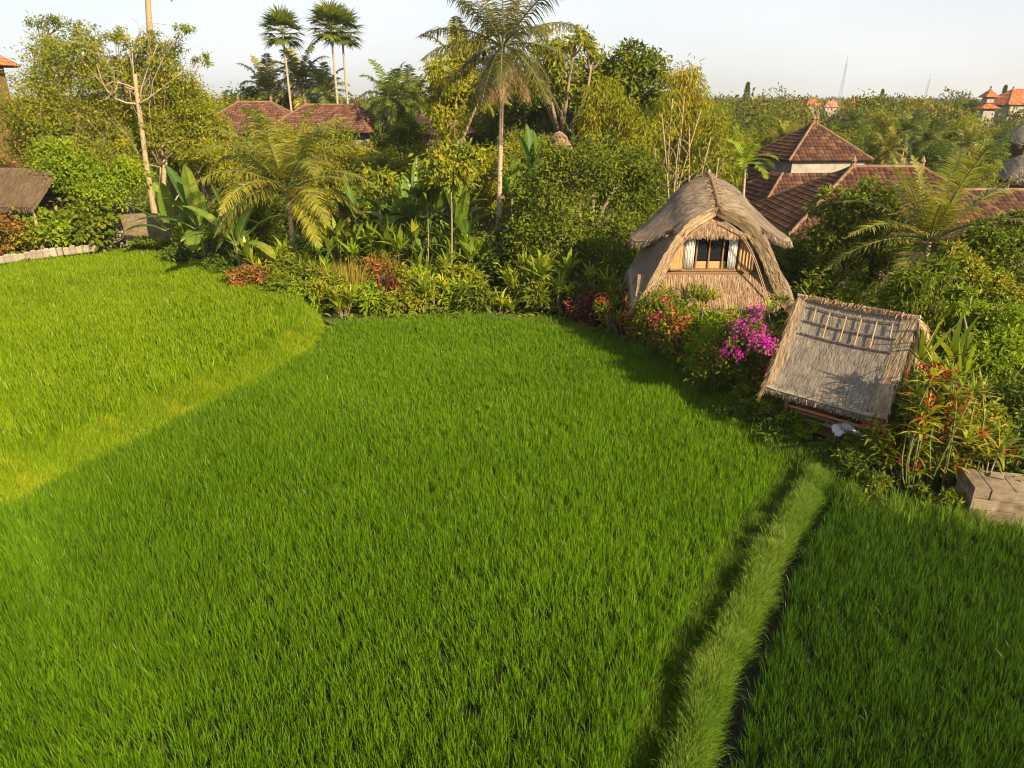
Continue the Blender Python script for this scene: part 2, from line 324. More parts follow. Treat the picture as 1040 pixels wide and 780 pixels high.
def poly_slab(name, poly, z0, z1, mat, inset=0.0):
    """terrace: flat top polygon with sides sloping down to z0"""
    poly = np.asarray(poly)[:, :2]; n = len(poly); c = poly.mean(0); mb = MB()
    top = poly + nrm(c - poly) * inset
    v = np.concatenate([np.c_[poly, np.full(n, z0)], np.c_[top, np.full(n, z1)], [[c[0], c[1], z1]]])
    q = [(i, (i + 1) % n, n + (i + 1) % n, n + i) for i in range(n)]; t = [(n + i, n + (i + 1) % n, 2 * n) for i in range(n)]
    mb.add(v, q, t); return tag(mb.build(name, mat), kind='structure')

# main field: its outline follows the foot of the left bank, the hedge and the ditch
edge_bank = smooth_line([G(*p, 0.3)[:2] for p in [(-140, 575), (0, 512), (140, 446), (260, 386), (318, 356), (330, 340), (336, 333)]], 50)
edge_hedge = smooth_line([G(*p, 0.3)[:2] for p in [(336, 333), (400, 326), (500, 324), (570, 331), (640, 354), (700, 392), (755, 432), (790, 462)]], 50)
edge_ditch = smooth_line([G(*p, 0.2)[:2] for p in [(800, 466), (770, 502), (731, 556), (688, 636), (646, 728), (608, 820), (555, 960)]], 50)
main_poly = np.concatenate([edge_bank, edge_hedge[1:], edge_ditch, [[edge_ditch[-1][0] - .3, 4.5], [-11, 4.5], [-14, 8]]])
# left field, 0.7 m higher
LZ = 0.75
bank_foot = smooth_line([G(*p, 0.05)[:2] for p in [(-220, 610), (0, 522), (140, 452), (260, 394), (322, 360), (334, 345), (326, 318), (304, 297)]], 60)
bank_top = smooth_line([G(*p, LZ)[:2] for p in [(-240, 560), (-10, 474), (130, 412), (240, 362), (290, 332), (304, 318), (300, 304), (290, 292)]], 60)
left_far = smooth_line([G(*p, LZ + .3)[:2] for p in [(292, 300), (262, 284), (205, 264), (140, 250), (0, 270), (-200, 295), (-420, 330)]], 50)
left_poly = np.concatenate([bank_top * .8 + bank_foot * .2, left_far, [[-42, 20]]])
mb = MB(); n = len(bank_top)
# terrace top as fan of quads between bank top and far edge, then the sloping bank
farl = smooth_line(np.concatenate([[left_far[-1], [-40, 24]], ][0:1] + [left_far[::-1]]), n)
rows = 8; grid = np.stack([bank_top * (1 - s) + farl * s for s in np.linspace(0, 1, rows)])
v = np.concatenate([np.c_[g, np.full(n, LZ)] for g in grid])
mb.add(v, [(r_ * n + i, r_ * n + i + 1, r_ * n + n + i + 1, r_ * n + n + i) for r_ in range(rows - 1) for i in range(n - 1)])
tag(mb.build('terrace_ground', MUD), kind='structure')
mb = MB(); secs = []
for s in np.linspace(0, 1, 7):
    p = bank_foot * (1 - s) + bank_top * s; zz = -.11 + (LZ + .12) * (s ** .8) + (vnoise(p[:, 0], p[:, 1], .6, 3) - .5) * .10 * math.sin(s * math.pi)
    secs.append(np.c_[p, zz])
n = len(bank_foot); v = np.concatenate(secs)
mb.add(v, [(r_ * n + i, r_ * n + i + 1, r_ * n + n + i + 1, r_ * n + n + i) for r_ in range(6) for i in range(n - 1)])
tag(mb.build('terrace_bank', TURF, smooth=True), kind='structure')
# the bund between the ditch and the right field
bund_px = [(838, 474), (815, 505), (786, 548), (757, 610), (724, 690), (692, 785), (640, 960)]
bund_mid = smooth_line([G(*p, 0.35)[:2] for p in bund_px], 60)
tn = nrm(np.gradient(bund_mid, axis=0)); bn = np.stack([tn[:, 1], -tn[:, 0]], 1)
if bn[30][0] < 0: bn = -bn
mb = MB(); prof = [(-.44, -.13), (-.33, .05), (-.16, .13), (0, .15), (.15, .13), (.25, .04), (.32, -.13)]
secs = [np.c_[bund_mid + bn * (o * (1 + .3 * (vnoise(bund_mid[:, 0], bund_mid[:, 1], .7, 5) - .5)[:, None])), np.full(60, z)] for o, z in prof]
mb.add(np.concatenate(secs), [(r_ * 60 + i, r_ * 60 + i + 1, r_ * 60 + 61 + i, r_ * 60 + 60 + i) for r_ in range(len(prof) - 1) for i in range(59)])
tag(mb.build('bund_ground', TURF, smooth=True), kind='structure')
right_edge = bund_mid + bn * .64
right_far = smooth_line([G(*p, 0.2)[:2] for p in [(832, 500), (880, 520), (960, 533), (1045, 556), (1200, 590)]], 30)
right_poly = np.concatenate([right_edge[::-1], right_far, [[16, 4], [4, 4]]])
# garden soil behind the fields
gard = [tuple(p) for p in edge_hedge[::6]] + [tuple(G(800, 468, .2)[:2]), tuple(G(835, 498, .2)[:2])] + [tuple(p) for p in right_far[::5]] + [(60, 10), (70, 90), (-70, 90), (-60, 33)] + [tuple(p) for p in left_far[::-1][::6]] + [tuple(G(306, 296, .3)[:2])]
gp = np.array(gard); mb = MB()
bmv = np.c_[gp, np.full(len(gp), .1)]
import bmesh
bmx = bmesh.new(); vs = [bmx.verts.new(p) for p in bmv]; bmx.faces.new(vs); bmesh.ops.triangulate(bmx, faces=bmx.faces[:])
me = bpy.data.meshes.new('garden_ground'); bmx.to_mesh(me); me.materials.append(TURF)
gob = bpy.data.objects.new('garden_ground', me); COL.objects.link(gob); tag(gob, kind='structure')

# ------------------------------------------------------------------ rice and grass
def flat_poly(name, poly, z, zlow, mat):
    bmx = bmesh.new(); p = np.asarray(poly); keep = np.r_[True, np.linalg.norm(np.diff(p, axis=0), axis=1) > .02]; p = p[keep]
    vs = [bmx.verts.new((float(a), float(b), z)) for a, b in p]; f = bmx.faces.new(vs)
    lo = [bmx.verts.new((float(a), float(b), zlow)) for a, b in p]; k = len(vs)
    for i in range(k): bmx.faces.new((vs[i], lo[i], lo[(i + 1) % k], vs[(i + 1) % k]))
    bmesh.ops.triangulate(bmx, faces=[f]); me = bpy.data.meshes.new(name); bmx.to_mesh(me); bmx.free(); me.materials.append(mat)
    o = bpy.data.objects.new(name, me); COL.objects.link(o); return tag(o, kind='structure')
flat_poly('field_ground', main_poly, .035, -.2, MUD); flat_poly('field_ground', right_poly, .035, -.2, MUD)
def rice(name, poly, z, mat, blades, hgt, sp=.2, wid=.012, seed=1, segs=(.7, 1, .75, .08), ymin=3.5, label=None, shade=0.0):
    g = np.random.default_rng(seed); poly = np.asarray(poly)
    x0, y0 = poly.min(0)[:2]; x1, y1 = poly.max(0)[:2]; y0 = max(y0, ymin)
    rows = np.arange(y0, y1, sp); cols = np.arange(x0, x1, sp); X, Y = np.meshgrid(cols, rows); X, Y = X.ravel(), Y.ravel()
    th = .35; cx, cy = (x0 + x1) / 2, (y0 + y1) / 2
    X = X + g.normal(0, .05, len(X)); Y = Y + g.normal(0, .05, len(X))
    m = inside(X, Y, poly)
    # nothing outside a wide cone round the view is planted
    m &= (np.abs(X) < .95 * (Y + 6)); X, Y = X[m], Y[m]
    den = vnoise(X, Y, .9, seed + 1) * .6 + vnoise(X, Y, .35, seed + 2) * .4
    keep = g.random(len(X)) < np.clip(.80 + .9 * den, 0, 1); X, Y, den = X[keep], Y[keep], den[keep]
    nb = (blades * (.7 + .6 * g.random(len(X)))).astype(int); idx = np.repeat(np.arange(len(X)), nb); n = len(idx)
    rad = np.abs(g.normal(0, .050, n)); az = g.random(n) * 2 * math.pi
    P = np.stack([X[idx] + rad * np.cos(az), Y[idx] + rad * np.sin(az), np.full(n, z)], 1)
    hh = hgt * (.82 + .36 * vnoise(X, Y, 2.5, seed + 3) + .25 * (den - .5))[idx] * g.uniform(.6, 1.15, n)
    lean = np.abs(g.normal(.08, .10, n)); wl = (vnoise(X, Y, 1.6, seed + 5)[idx] - .5) * .16
    D = nrm(np.stack([np.cos(az) * lean - .05 + wl, np.sin(az) * lean + wl * .4, np.ones(n)], 1))
    sa = g.random(n) * math.pi * 2; S = nrm(np.cross(D, np.stack([np.cos(sa), np.sin(sa), np.zeros(n)], 1)))
    hd = np.stack([np.cos(az), np.sin(az), np.zeros(n)], 1)
    D = nrm(D + hd * (g.random(n) ** 4 * .45)[:, None])
    dist = np.hypot(P[:, 0], P[:, 1]); W = wid * g.uniform(.7, 1.3, n) * np.clip(dist / 13, 1, 2.0)
    patch = vnoise(X, Y, 1.3, seed + 7) * .5 + vnoise(X, Y, 4.5, seed + 8) * .5
    r = np.clip(g.random(n) * .85 + (patch[idx]) * .36 - .12 - shade, 0, 1)
    mb = MB(); strips(mb, P, D, S, hh, W, g.random(n) ** 4 * 1.2, segs, r, power=2)
    return tag(mb.build(name, mat), label, 'rice', None, 'stuff')
rice('rice_plants', main_poly, .04, L_RICE, 34, .37, .155, .0105, 11, label='bright green young rice filling the large middle paddy')
rice('rice_plants', left_poly, LZ, L_RICE2, 18, .40, .18, .015, 23, (.8, 1, .1), label='yellow green young rice on the raised paddy at the left')
rice('rice_plants', right_poly, .04, L_RICE3, 34, .41, .155, .0105, 37, label='rice coloured dark as if shaded in the paddy right of the grassy bund')

def turf(name, P, mat, hgt, wid, label, seed, lean=.35, droop=.8, dirb=None, segs=(.8, 1, .6, .1), tf=1.1):
    g = np.random.default_rng(seed); n = len(P); az = g.random(n) * 2 * math.pi; le = g.random(n) * lean
    D = np.stack([np.cos(az) * le, np.sin(az) * le, np.ones(n)], 1)
    if dirb is not None: D = D + dirb
    D = nrm(D); S = nrm(np.cross(D, g.normal(0, 1, (n, 3))))
    mb = MB(); r = np.clip(g.random(n) * .65 + vnoise(P[:, 0], P[:, 1], .8, seed) * .5 - .08, 0, 1)
    tuft = 1 + tf * (vnoise(P[:, 0], P[:, 1], .28, seed + 3) - .5)
    strips(mb, P, D, S, hgt * tuft * g.uniform(.6, 1.3, n), wid * g.uniform(.7, 1.3, n), droop * g.random(n), segs, r, power=1.5)
    return tag(mb.build(name, mat), label, 'grass', None, 'stuff')
def along(line, n, g):
    f = g.random(n) * (len(line) - 1.001); i = f.astype(int); return line[i] * (1 - (f - i))[:, None] + line[i + 1] * (f - i)[:, None], f
g = np.random.default_rng(5)
n = 62000; pf, f = along(bank_foot, n, g); i = f.astype(int); pt = bank_top[i] * (1 - (f - i))[:, None] + bank_top[i + 1] * (f - i)[:, None]
s = g.random(n) ** 1.35 * 1.05; p = pf * (1 - s)[:, None] + pt * s[:, None]; zz = -.1 + (LZ + .1) * np.clip(s, 0, 1) ** .8
turf('bank_grass', np.c_[p, zz], L_BANK, .20, .014, 'yellow green grass on the sunlit bank below the raised paddy', 41, .6, .9)
n = 15000; pf, f = along(bank_foot, n, g); i = f.astype(int); pt = bank_top[i] * (1 - (f - i))[:, None] + bank_top[i + 1] * (f - i)[:, None]
s = .18 + .95 * g.random(n) ** .55; p = pf * (1 - s)[:, None] + pt * s[:, None]; zz = -.1 + (LZ + .1) * np.clip(s, 0, 1) ** .8
turf('bank_grass', np.c_[p, zz], L_RICE2, .27, .014, 'taller green grass along the top of the bank of the raised paddy', 42, .4, .7)
n = 60000; pm, f = along(bund_mid, n, g); i = f.astype(int); o = (g.normal(0, .115, n) + (vnoise(pm[:, 0], pm[:, 1], .5, 9) - .5) * .16).clip(-.38, .30); nn = bn[i]
zz = np.interp(o, [q[0] for q in prof], [q[1] for q in prof]); p = pm + nn * o[:, None]
turf('bund_grass', np.c_[p, zz], L_BUND, .27, .012, 'long yellow green grass with straw tips along the bund', 43, .35, 1.3, np.c_[nn * (o * 1.5 + .10)[:, None], np.zeros(n)], tf=.45)
n = 40000; pm, f = along(bund_mid, n, g); i = f.astype(int); o = g.uniform(-.90, -.36, n); p = pm + bn[i] * o[:, None]
turf('ditch_grass', np.c_[p, np.full(n, -.11)], L_DITCH, .24, .013, 'short dark grass in the ditch beside the bund', 47, .5, .8, tf=.5)
# rough grass where the fields meet the hedges
eh = np.concatenate([edge_hedge, edge_hedge[-24:], edge_hedge[-12:], [G(812, 476, .2)[:2], G(835, 488, .2)[:2]], [G(812, 476, .2)[:2]], right_far[:20]]); n = 24000; pm, f = along(eh, n, g); i = f.astype(int)
p = pm + g.normal(0, .22, (n, 2)) + [.25, .25]
turf('verge_grass', np.c_[p, np.full(n, .02)], L_DITCH, .40, .016, 'rough grass at the foot of the hedge', 53, .5, .9)

# ------------------------------------------------------------------ foliage builders
def crown_mesh(mb, blobs, n, leaf, droop=.3, clump=.22, per=36, g=rng, mi=0, up=.7, shell=.45):
    """leaf clumps through the volume of several ellipsoids; returns twig ends"""
    vol = np.array([np.prod(b[1]) ** (2 / 3) for b in blobs]); vol /= vol.sum(); ends = []
    for (c, r), wgt in zip(blobs, vol):
        k = max(3, int(n * wgt / per)); d = nrm(g.normal(0, 1, (k, 3))); rr = g.random(k) ** shell * g.uniform(.82, 1.12, k)
        cc = np.asarray(c) + d * rr[:, None] * np.asarray(r); ends.append(cc); cr = clump * np.mean(r)
        sz = g.uniform(.6, 1.4, k); cid = np.repeat(np.arange(k), per); m = len(cid)
        P = cc[cid] + g.normal(0, 1, (m, 3)) * (cr * sz[cid])[:, None] * [1, 1, .7]
        out = nrm(P - np.asarray(c) + 1e-6); N = nrm(out * .45 + Z * up + g.normal(0, .55, (m, 3)))
        D = out * .5 + g.normal(0, .7, (m, 3)) - Z * droop
        tone = g.random(k)[cid] * .55 + g.random(m) * .45
        L = leaf[0] * g.uniform(.6, 1.3, m); leaves(mb, P, D, N, L, L * leaf[1], tone, mi)
    return ends
def limb(mb, a, b, r0, r1, g, bend=.12, k=6, sides=6):
    a, b = np.asarray(a, float), np.asarray(b, float); t = np.linspace(0, 1, k)[:, None]; L = np.linalg.norm(b - a)
    off = g.normal(0, 1, 3) * L * bend; p = a * (1 - t) + b * t + off * np.sin(t * math.pi) + np.array([0, 0, L * bend * .5]) * np.sin(t * math.pi)
    tube(mb, p, np.linspace(r0, r1, k), sides); return p
def tree(name, label, base, blobs, leafm, leaf=(.3, .5), n=3000, trunk_r=.18, bark=None, cat='tree', group=None, droop=.3, clump=.22, per=36, seed=1, trunk_to=None, twigs=5, up=.7, shell=.45, flowers=None):
    g = np.random.default_rng(seed); base = np.asarray(base, float); t = thing(name, label, cat, base, 0, group)
    cen = np.mean([b[0] for b in blobs], 0) if trunk_to is None else np.asarray(trunk_to)
    mb = MB(base); ends = crown_mesh(mb, blobs, n, leaf, droop, clump, per, g, 0, up, shell)
    mb.build('crown', leafm, t)
    mt = MB(base); fork = base * .45 + np.array([cen[0], cen[1], base[2] * .0 + (cen[2])]) * .55
    tr = limb(mt, base, fork, trunk_r, trunk_r * .75, g, .05, 6, 8)
    for (c, r), e in zip(blobs, ends):
        p = limb(mt, fork, c, trunk_r * .6, trunk_r * .25, g, .08)
        for q in e[:twigs]: limb(mt, p[-2], q, trunk_r * .22, trunk_r * .07, g, .1, 4, 4)
    mt.build('trunk', bark or BARK, t, True)
    if flowers:
        m, num, fl = flowers; mf = MB(base); pts = np.concatenate(ends); k = min(num, len(pts)); score = (pts - pts.mean(0)) @ np.array([.15, -.7, .65]); pts = pts[np.argsort(-score)[:max(8, int(len(pts) * .5))]] + np.array([.02, -.10, .08]); k = min(k, len(pts) * 2); hot = pts[g.choice(len(pts), min(len(pts), max(1, k // 7)), False)]; idx = []
        for h_ in hot: dd = np.linalg.norm(pts - h_, axis=1) * g.uniform(.7, 1.4, len(pts)); idx += list(np.argsort(dd)[:max(1, k // len(hot))])
        cid = np.repeat(np.array(idx), 15); mm = len(cid)
        P = pts[cid] + g.normal(0, fl * 1.05, (mm, 3)); leaves(mf, P, g.normal(0, 1, (mm, 3)), g.normal(0, 1, (mm, 3)) + Z, fl, fl * .8, g.random(mm))
        mf.build('blossoms', m, t)
    return t
def pxblobs(Y, lst, deep=.9, g=None, seed=0):
    """crown lobes surveyed from the picture, set at their own distances"""
    g = np.random.default_rng(seed + 991); out = []
    for it in lst:
        px, py, r = it[:3]; dy = it[3] if len(it) > 3 else g.normal(0, .6); c = A(px, py, Y + dy); rm = r * mpp(c)
        out.append((c, np.array([rm, rm * deep, rm * (it[4] if len(it) > 4 else .85)])))
    return out
def gz(c, z=.1): return np.array([c[0], c[1], z])

def frond(mb, base, az, el, L, droop, g, n=30, ll=.6, lw=.04, hang=.5, mi=0, rmi=1, rr=.025, tone=None, vee=.35):
    k = 10; h = np.array([math.cos(az), math.sin(az), 0]); D = h * math.cos(el) + Z * math.sin(el); p = np.array(base, float); pts = [p]; tans = []
    for i in range(k):
        d = nrm(D - Z * droop * ((i + .5) / k) ** 1.3); p = p + d * L / k; pts.append(p); tans.append(d)
    pts = np.array(pts); tans = np.array(tans + [tans[-1]])
    tube(mb, pts, np.linspace(rr, rr * .2, k + 1), 4, .5, rmi)
    t = np.tile(np.linspace(.12, 1, n), 2); sg = np.repeat([-1, 1], n); f = t * k; i = np.minimum(f.astype(int), k - 1); fr = (f - i)[:, None]
    P = pts[i] * (1 - fr) + pts[i + 1] * fr; T = nrm(tans[i]); side = nrm(np.cross(T, Z)) * sg[:, None]; upv = np.cross(nrm(np.cross(T, Z)), T)
    m = len(t); LD = nrm(side + T * (.35 + .5 * t)[:, None] + upv * vee + g.normal(0, .08, (m, 3)))
    S = nrm(np.cross(LD, upv + g.normal(0, .25, (m, 3)))); S = nrm(T + g.normal(0, .2, (m, 3)))
    le = ll * np.sin(np.clip(.18 + t * .86, 0, 1) * math.pi) ** .6 * g.uniform(.85, 1.1, m)
    strips(mb, P, LD, S, le, lw, hang * g.uniform(.6, 1.5, m), (.6, 1, .7, .08), np.clip((g.random() if tone is None else tone) * .6 + g.random(m) * .4, 0, 1), mi)
def palm(name, label, base, top, nf, L, leafm, trunk_r=.14, ll=.6, lw=.045, el=(-.3, 1.3), droop=(.6, 1.3), hang=.6, seed=1, group=None, bark=None, leaflets=40, split=True, dead=0, cat='palm tree', bend=.02):
    g = np.random.default_rng(seed); base, top = np.asarray(base, float), np.asarray(top, float); t = thing(name, label, cat, base, 0, group)
    k = 12; s = np.linspace(0, 1, k)[:, None]; pts = base * (1 - s) + top * s + g.normal(0, 1, 3) * [1, 1, 0] * np.sin(s * math.pi) * np.linalg.norm(top - base) * bend
    mt = MB(base); rad = trunk_r * (1 - .45 * s[:, 0]); rad[0] *= 1.35; tube(mt, pts, rad, 9)
    mt.build('trunk', bark or PALMBARK, t, True)
    one = MB(base)
    for i in range(nf):
        mb = MB(base) if split else one
        u = (i + .5) / nf; e = el[1] + (el[0] - el[1]) * u; az = i * 2.39996 + g.normal(0, .15)
        frond(mb, top + np.array([math.cos(az), math.sin(az), 0]) * trunk_r * .6, az, e, L * g.uniform(.85, 1.1), droop[0] + (droop[1] - droop[0]) * u, g, leaflets, ll, lw, hang, rr=L * .009 + .008)
        if split: mb.build('frond', [leafm, GREENSTEM], t)
    if not split: one.build('crown', [leafm, GREENSTEM], t)
    if dead:
        mb = MB(base)
        for i in range(dead):
            frond(mb, top - Z * .25, g.random() * 6.28, -.6, L * .6, 2.6, g, 22, ll * .8, lw * .8, 1.5, rr=.02)
        mb.build('dead_fronds', [L_DRY, L_DRY], t)
    return t
def fan_palm(name, label, base, top, nf, R_, leafm, trunk_r=.12, seed=1, group=None):
    g = np.random.default_rng(seed); base, top = np.asarray(base, float), np.asarray(top, float); t = thing(name, label, 'palm tree', base, 0, group)
    mt = MB(base); s = np.linspace(0, 1, 8)[:, None]; tube(mt, base * (1 - s) + top * s, np.linspace(trunk_r, trunk_r * .7, 8), 7); mt.build('trunk', PALMBARK, t, True)
    mb = MB(base)
    for i in range(nf):
        az = i * 2.39996; el = 1.35 - 2.0 * (i + .5) / nf; d = np.array([math.cos(az) * math.cos(el), math.sin(az) * math.cos(el), math.sin(el)])
        c = top + d * R_ * .5; tube(mb, [top, c], [.03, .02], 4, .5, 1)
        sd = nrm(np.cross(d, Z)); u = np.cross(sd, d); a_ = np.linspace(-1.5, 1.5, 22); LD = nrm(np.cos(a_)[:, None] * d + np.sin(a_)[:, None] * sd + u * .1)
        S = nrm(np.cross(LD, u)); strips(mb, np.repeat(c[None], 22, 0), LD, S, R_ * .6 * g.uniform(.85, 1.1, 22), R_ * .075, g.uniform(.2, .9, 22), (.5, 1, .6, .08), np.clip(g.random() * .6 + g.random(22) * .4, 0, 1))
    mb.build('crown', [leafm, GREENSTEM], t); return t
def paddle(mb, base, az, el, stalk, L, W, droop, g, rnd, mi=0, rmi=1, torn=.3):
    """a banana leaf: stalk, midrib and a blade torn into strips"""
    h = np.array([math.cos(az), math.sin(az), 0]); D = h * math.cos(el) + Z * math.sin(el); p = np.array(base, float); k = 9; pts = [p, p + D * stalk]; p = pts[-1]; T = []
    for i in range(k):
        d = nrm(D - Z * droop * ((i + .8) / k) ** 1.2); p = p + d * L / k; pts.append(p); T.append(d)
    pts = np.array(pts); tube(mb, pts, np.linspace(.035, .008, len(pts)), 5, .8, rmi)
    pts = pts[1:]; T = np.array(T + [T[-1]]); side = nrm(np.cross(T, Z)); up = np.cross(side, T)
    tt = np.linspace(0, 1, k + 1); wd = W * np.sqrt(np.clip(1 - (2 * tt - .95) ** 2 * .98, .01, 1)); wd[-1] = .02; fold = .25 + .1 * g.random()
    for sg in (-1, 1):
        for i in range(k):
            j = g.random() * torn * .25; dz = g.normal(0, .05)
            a0, a1 = pts[i], pts[i + 1]; q0 = a0 + (sg * side[i] + up[i] * fold) * wd[i] / 2 + T[i] * W * .12; q1 = a1 + (sg * side[i + 1] + up[i + 1] * (fold + dz)) * wd[i + 1] / 2 + T[i] * (W * .12 - j * L / k)
            m0, m1 = (a0 + q0) / 2 + up[i] * .02 * W, (a1 + q1) / 2 + up[i] * .02 * W
            mb.add([a0, a1, m1, m0, q1 - Z * .05 * W, q0 - Z * .05 * W], [(0, 1, 2, 3), (3, 2, 4, 5)], None, np.clip(rnd + g.normal(0, .05), 0, 1), [tt[i], tt[i + 1]] + [tt[i] * .5 + .2] * 2 + [tt[i] * .6 + .4] * 2, mi)
def banana(name, label, base, hgt, nl, L, W, leafm=None, seed=1, group=None, el=(.3, 1.35), droop=(1.0, .35), cat='banana plant', stalks=1, stemm=None, yellow=0):
    g = np.random.default_rng(seed); base = np.asarray(base, float); t = thing(name, label, cat, base, 0, group)
    mt = MB(base)
    for s_ in range(stalks):
        b = base + (np.array([g.normal(0, .35), g.normal(0, .35), 0]) if s_ else 0); hh = hgt * (1 if s_ == 0 else g.uniform(.5, .9))
        tube(mt, [b, b + Z * hh * .5 + g.normal(0, .03, 3), b + Z * hh], [.11, .09, .06], 7)
        for i in range(nl):
            mb = MB(base); u = i / max(1, nl - 1); az = i * 2.39996 + g.normal(0, .3) + seed
            paddle(mb, b + Z * hh * .96, az, el[0] + (el[1] - el[0]) * u, .25 + .2 * g.random(), L * g.uniform(.8, 1.1), W * g.uniform(.85, 1.1), droop[0] + (droop[1] - droop[0]) * u, g, min(1, g.random() * .8 + (.5 if i < yellow else 0)))
            mb.build('leaf', [leafm or L_BAN, GREENSTEM], t)
    mt.build('stem', stemm or GREENSTEM, t, True); return t
def rosettes(name, label, base, heads, nl, L, W, leafm, seed=1, group=None, lean=.9, droop=.9, cat='plant', stemm=None, flowers=None, sw=.022):
    """stems carrying rosettes of strap leaves: heads = [(dx, dy, z)]"""
    g = np.random.default_rng(seed); base = np.asarray(base, float); t = thing(name, label, cat, base, 0, group); mb = MB(base); mt = MB(base); mf = MB(base)
    for hx, hy, hz in heads:
        c = base + np.array([hx, hy, hz]); r0 = base + np.array([hx, hy, 0]) * .35; limb(mt, r0, c, sw, sw * .7, g, .06, 5, 5)
        n = int(nl * g.uniform(.8, 1.2)); az = np.arange(n) * 2.39996 + g.random() * 6; u = np.linspace(.1, 1, n) ** .8 * lean
        h = np.stack([np.cos(az), np.sin(az), np.zeros(n)], 1); D = nrm(h * np.sin(u)[:, None] + Z * np.cos(u)[:, None] + g.normal(0, .08, (n, 3)))
        S = nrm(np.cross(D, Z) + g.normal(0, .12, (n, 3))); tone = g.random() * .5
        strips(mb, c - Z * .12 * g.random((n, 1)) * 1.5, D, S, L * g.uniform(.65, 1.15, n), W * g.uniform(.8, 1.2, n), droop * g.uniform(.3, 1.4, n), (.5, 1, .95, .6, .06), np.clip(tone + g.random(n) * .5, 0, 1), power=1.5)
        if flowers and g.random() < flowers[1]:
            k = 24; fl = flowers[2]; leaves(mf, c + Z * L * .25 + g.normal(0, fl * .9, (k, 3)), g.normal(0, .6, (k, 3)) + Z * .5, g.normal(0, 1, (k, 3)), fl, fl * .45, g.random(k))
    mb.build('foliage', leafm, t); mt.build('stems', stemm or BARK, t, True)
    if mf.n: mf.build('blossoms', flowers[0], t)
    return t
def spread(n, r, z0, z1, seed):
    g = np.random.default_rng(seed); return [(g.uniform(-r, r), g.uniform(-r * .7, r * .7), g.uniform(z0, z1)) for _ in range(n)]
def shrub(name, label, base, w_, h_, leafm, leaf=(.16, .5), n=1600, seed=1, group=None, flowers=None, cat='shrub', deep=.8, droop=.2, clump=.25, nb=4):
    g = np.random.default_rng(seed); base = np.asarray(base, float); bl = []
    for i in range(nb):
        r = w_ * g.uniform(.26, .36); c = base + np.array([g.uniform(-.5, .5) * (w_ - 1.4 * r), g.uniform(-.4, .4) * w_ * deep, h_ * (.38 + .4 * (i + .5) / nb)])
        bl.append((c, np.array([r, r * deep, min(h_ * .32, r * 1.2)])))
    return tree(name, label, base, bl, leafm, leaf, n, .035, BARK, cat, group, droop, clump, 24, seed, twigs=4, flowers=flowers)
def bamboo(name, label, base, tops, leafm, n=2500, leaf=(.32, .16), r=1.3, seed=1, group=None):
    g = np.random.default_rng(seed); base = np.asarray(base, float); t = thing(name, label, 'bamboo', base, 0, group); mb = MB(base); mt = MB(base)
    for tp in tops:
        tp = np.asarray(tp, float); b = base + g.normal(0, .4, 3) * [1, 1, 0]; s = np.linspace(0, 1, 9)[:, None]
        p = b * (1 - s) + tp * s + np.array([0, 0, 1.2]) * np.sin(s * math.pi) * .5; tube(mt, p, np.linspace(.05, .012, 9), 5)
        k = int(n / len(tops)); u = g.random(k) ** .7; i = (u * .55 + .45) * 8; j = np.minimum(i.astype(int), 7); fr = (i - j)[:, None]; P = p[j] * (1 - fr) + p[j + 1] * fr
        o = nrm(g.normal(0, 1, (k, 3)) * [1, 1, .5]); P = P + o * (g.random(k) ** .6 * r * (1.15 - .6 * u))[:, None] - Z * .15
        leaves(mb, P, o * .6 - Z * .7 + g.normal(0, .3, (k, 3)), Z + g.normal(0, .6, (k, 3)) + o * .4, leaf[0] * g.uniform(.6, 1.3, k), leaf[0] * leaf[1], np.clip(g.random() * .4 + g.random(k) * .6, 0, 1))
    mb.build('foliage', leafm, t); mt.build('culms', GREENSTEM, t, True); return t
def reeds(name, label, base, n, hgt, spreadr, leafm, wid=.02, seed=1, droop=.9, group=None, cat='grass clump'):
    g = np.random.default_rng(seed); base = np.asarray(base, float); az = g.random(n) * 6.283; le = np.abs(g.normal(0, .28, n)); rr = g.random(n) ** .5 * spreadr
    P = base + np.stack([np.cos(az) * rr, np.sin(az) * rr * .8, np.zeros(n)], 1); D = nrm(np.stack([np.cos(az) * le, np.sin(az) * le, np.ones(n)], 1)); S = nrm(np.cross(D, g.normal(0, 1, (n, 3))))
    mb = MB(base); strips(mb, P, D, S, hgt * g.uniform(.6, 1.1, n), wid, droop * g.random(n), (.8, 1, .7, .08), g.random(n), power=2)
    o = mb.build(name, leafm, None, loc=base); return tag(o, label, cat, group)

# ------------------------------------------------------------------ thatch, tiles, roofs
def loft(mb, secs, thick, mi=0, down=None):
    """closed thick shell over a grid of cross sections (k sections of m points)"""
    S = np.asarray(secs, float); k, m = S.shape[:2]
    du = np.gradient(S, axis=1); dv = np.gradient(S, axis=0); N = nrm(np.cross(dv, du)); N[N[..., 2] < -.2] *= -1
    B = S - N * thick; v = np.concatenate([S.reshape(-1, 3), B.reshape(-1, 3)]); o = k * m; q = []
    for i in range(k - 1):
        for j in range(m - 1):
            a = i * m + j; q += [(a, a + 1, a + m + 1, a + m), (o + a, o + a + m, o + a + m + 1, o + a + 1)]
    for i in range(k - 1):
        for j in (0, m - 1): a = i * m + j; q.append((a, a + m, o + a + m, o + a))
    for j in range(m - 1):
        for i in (0, k - 1): a = i * m + j; q.append((a, a + 1, o + a + 1, o + a))
    mb.add(v, q, None, .5, None, mi); return S, N
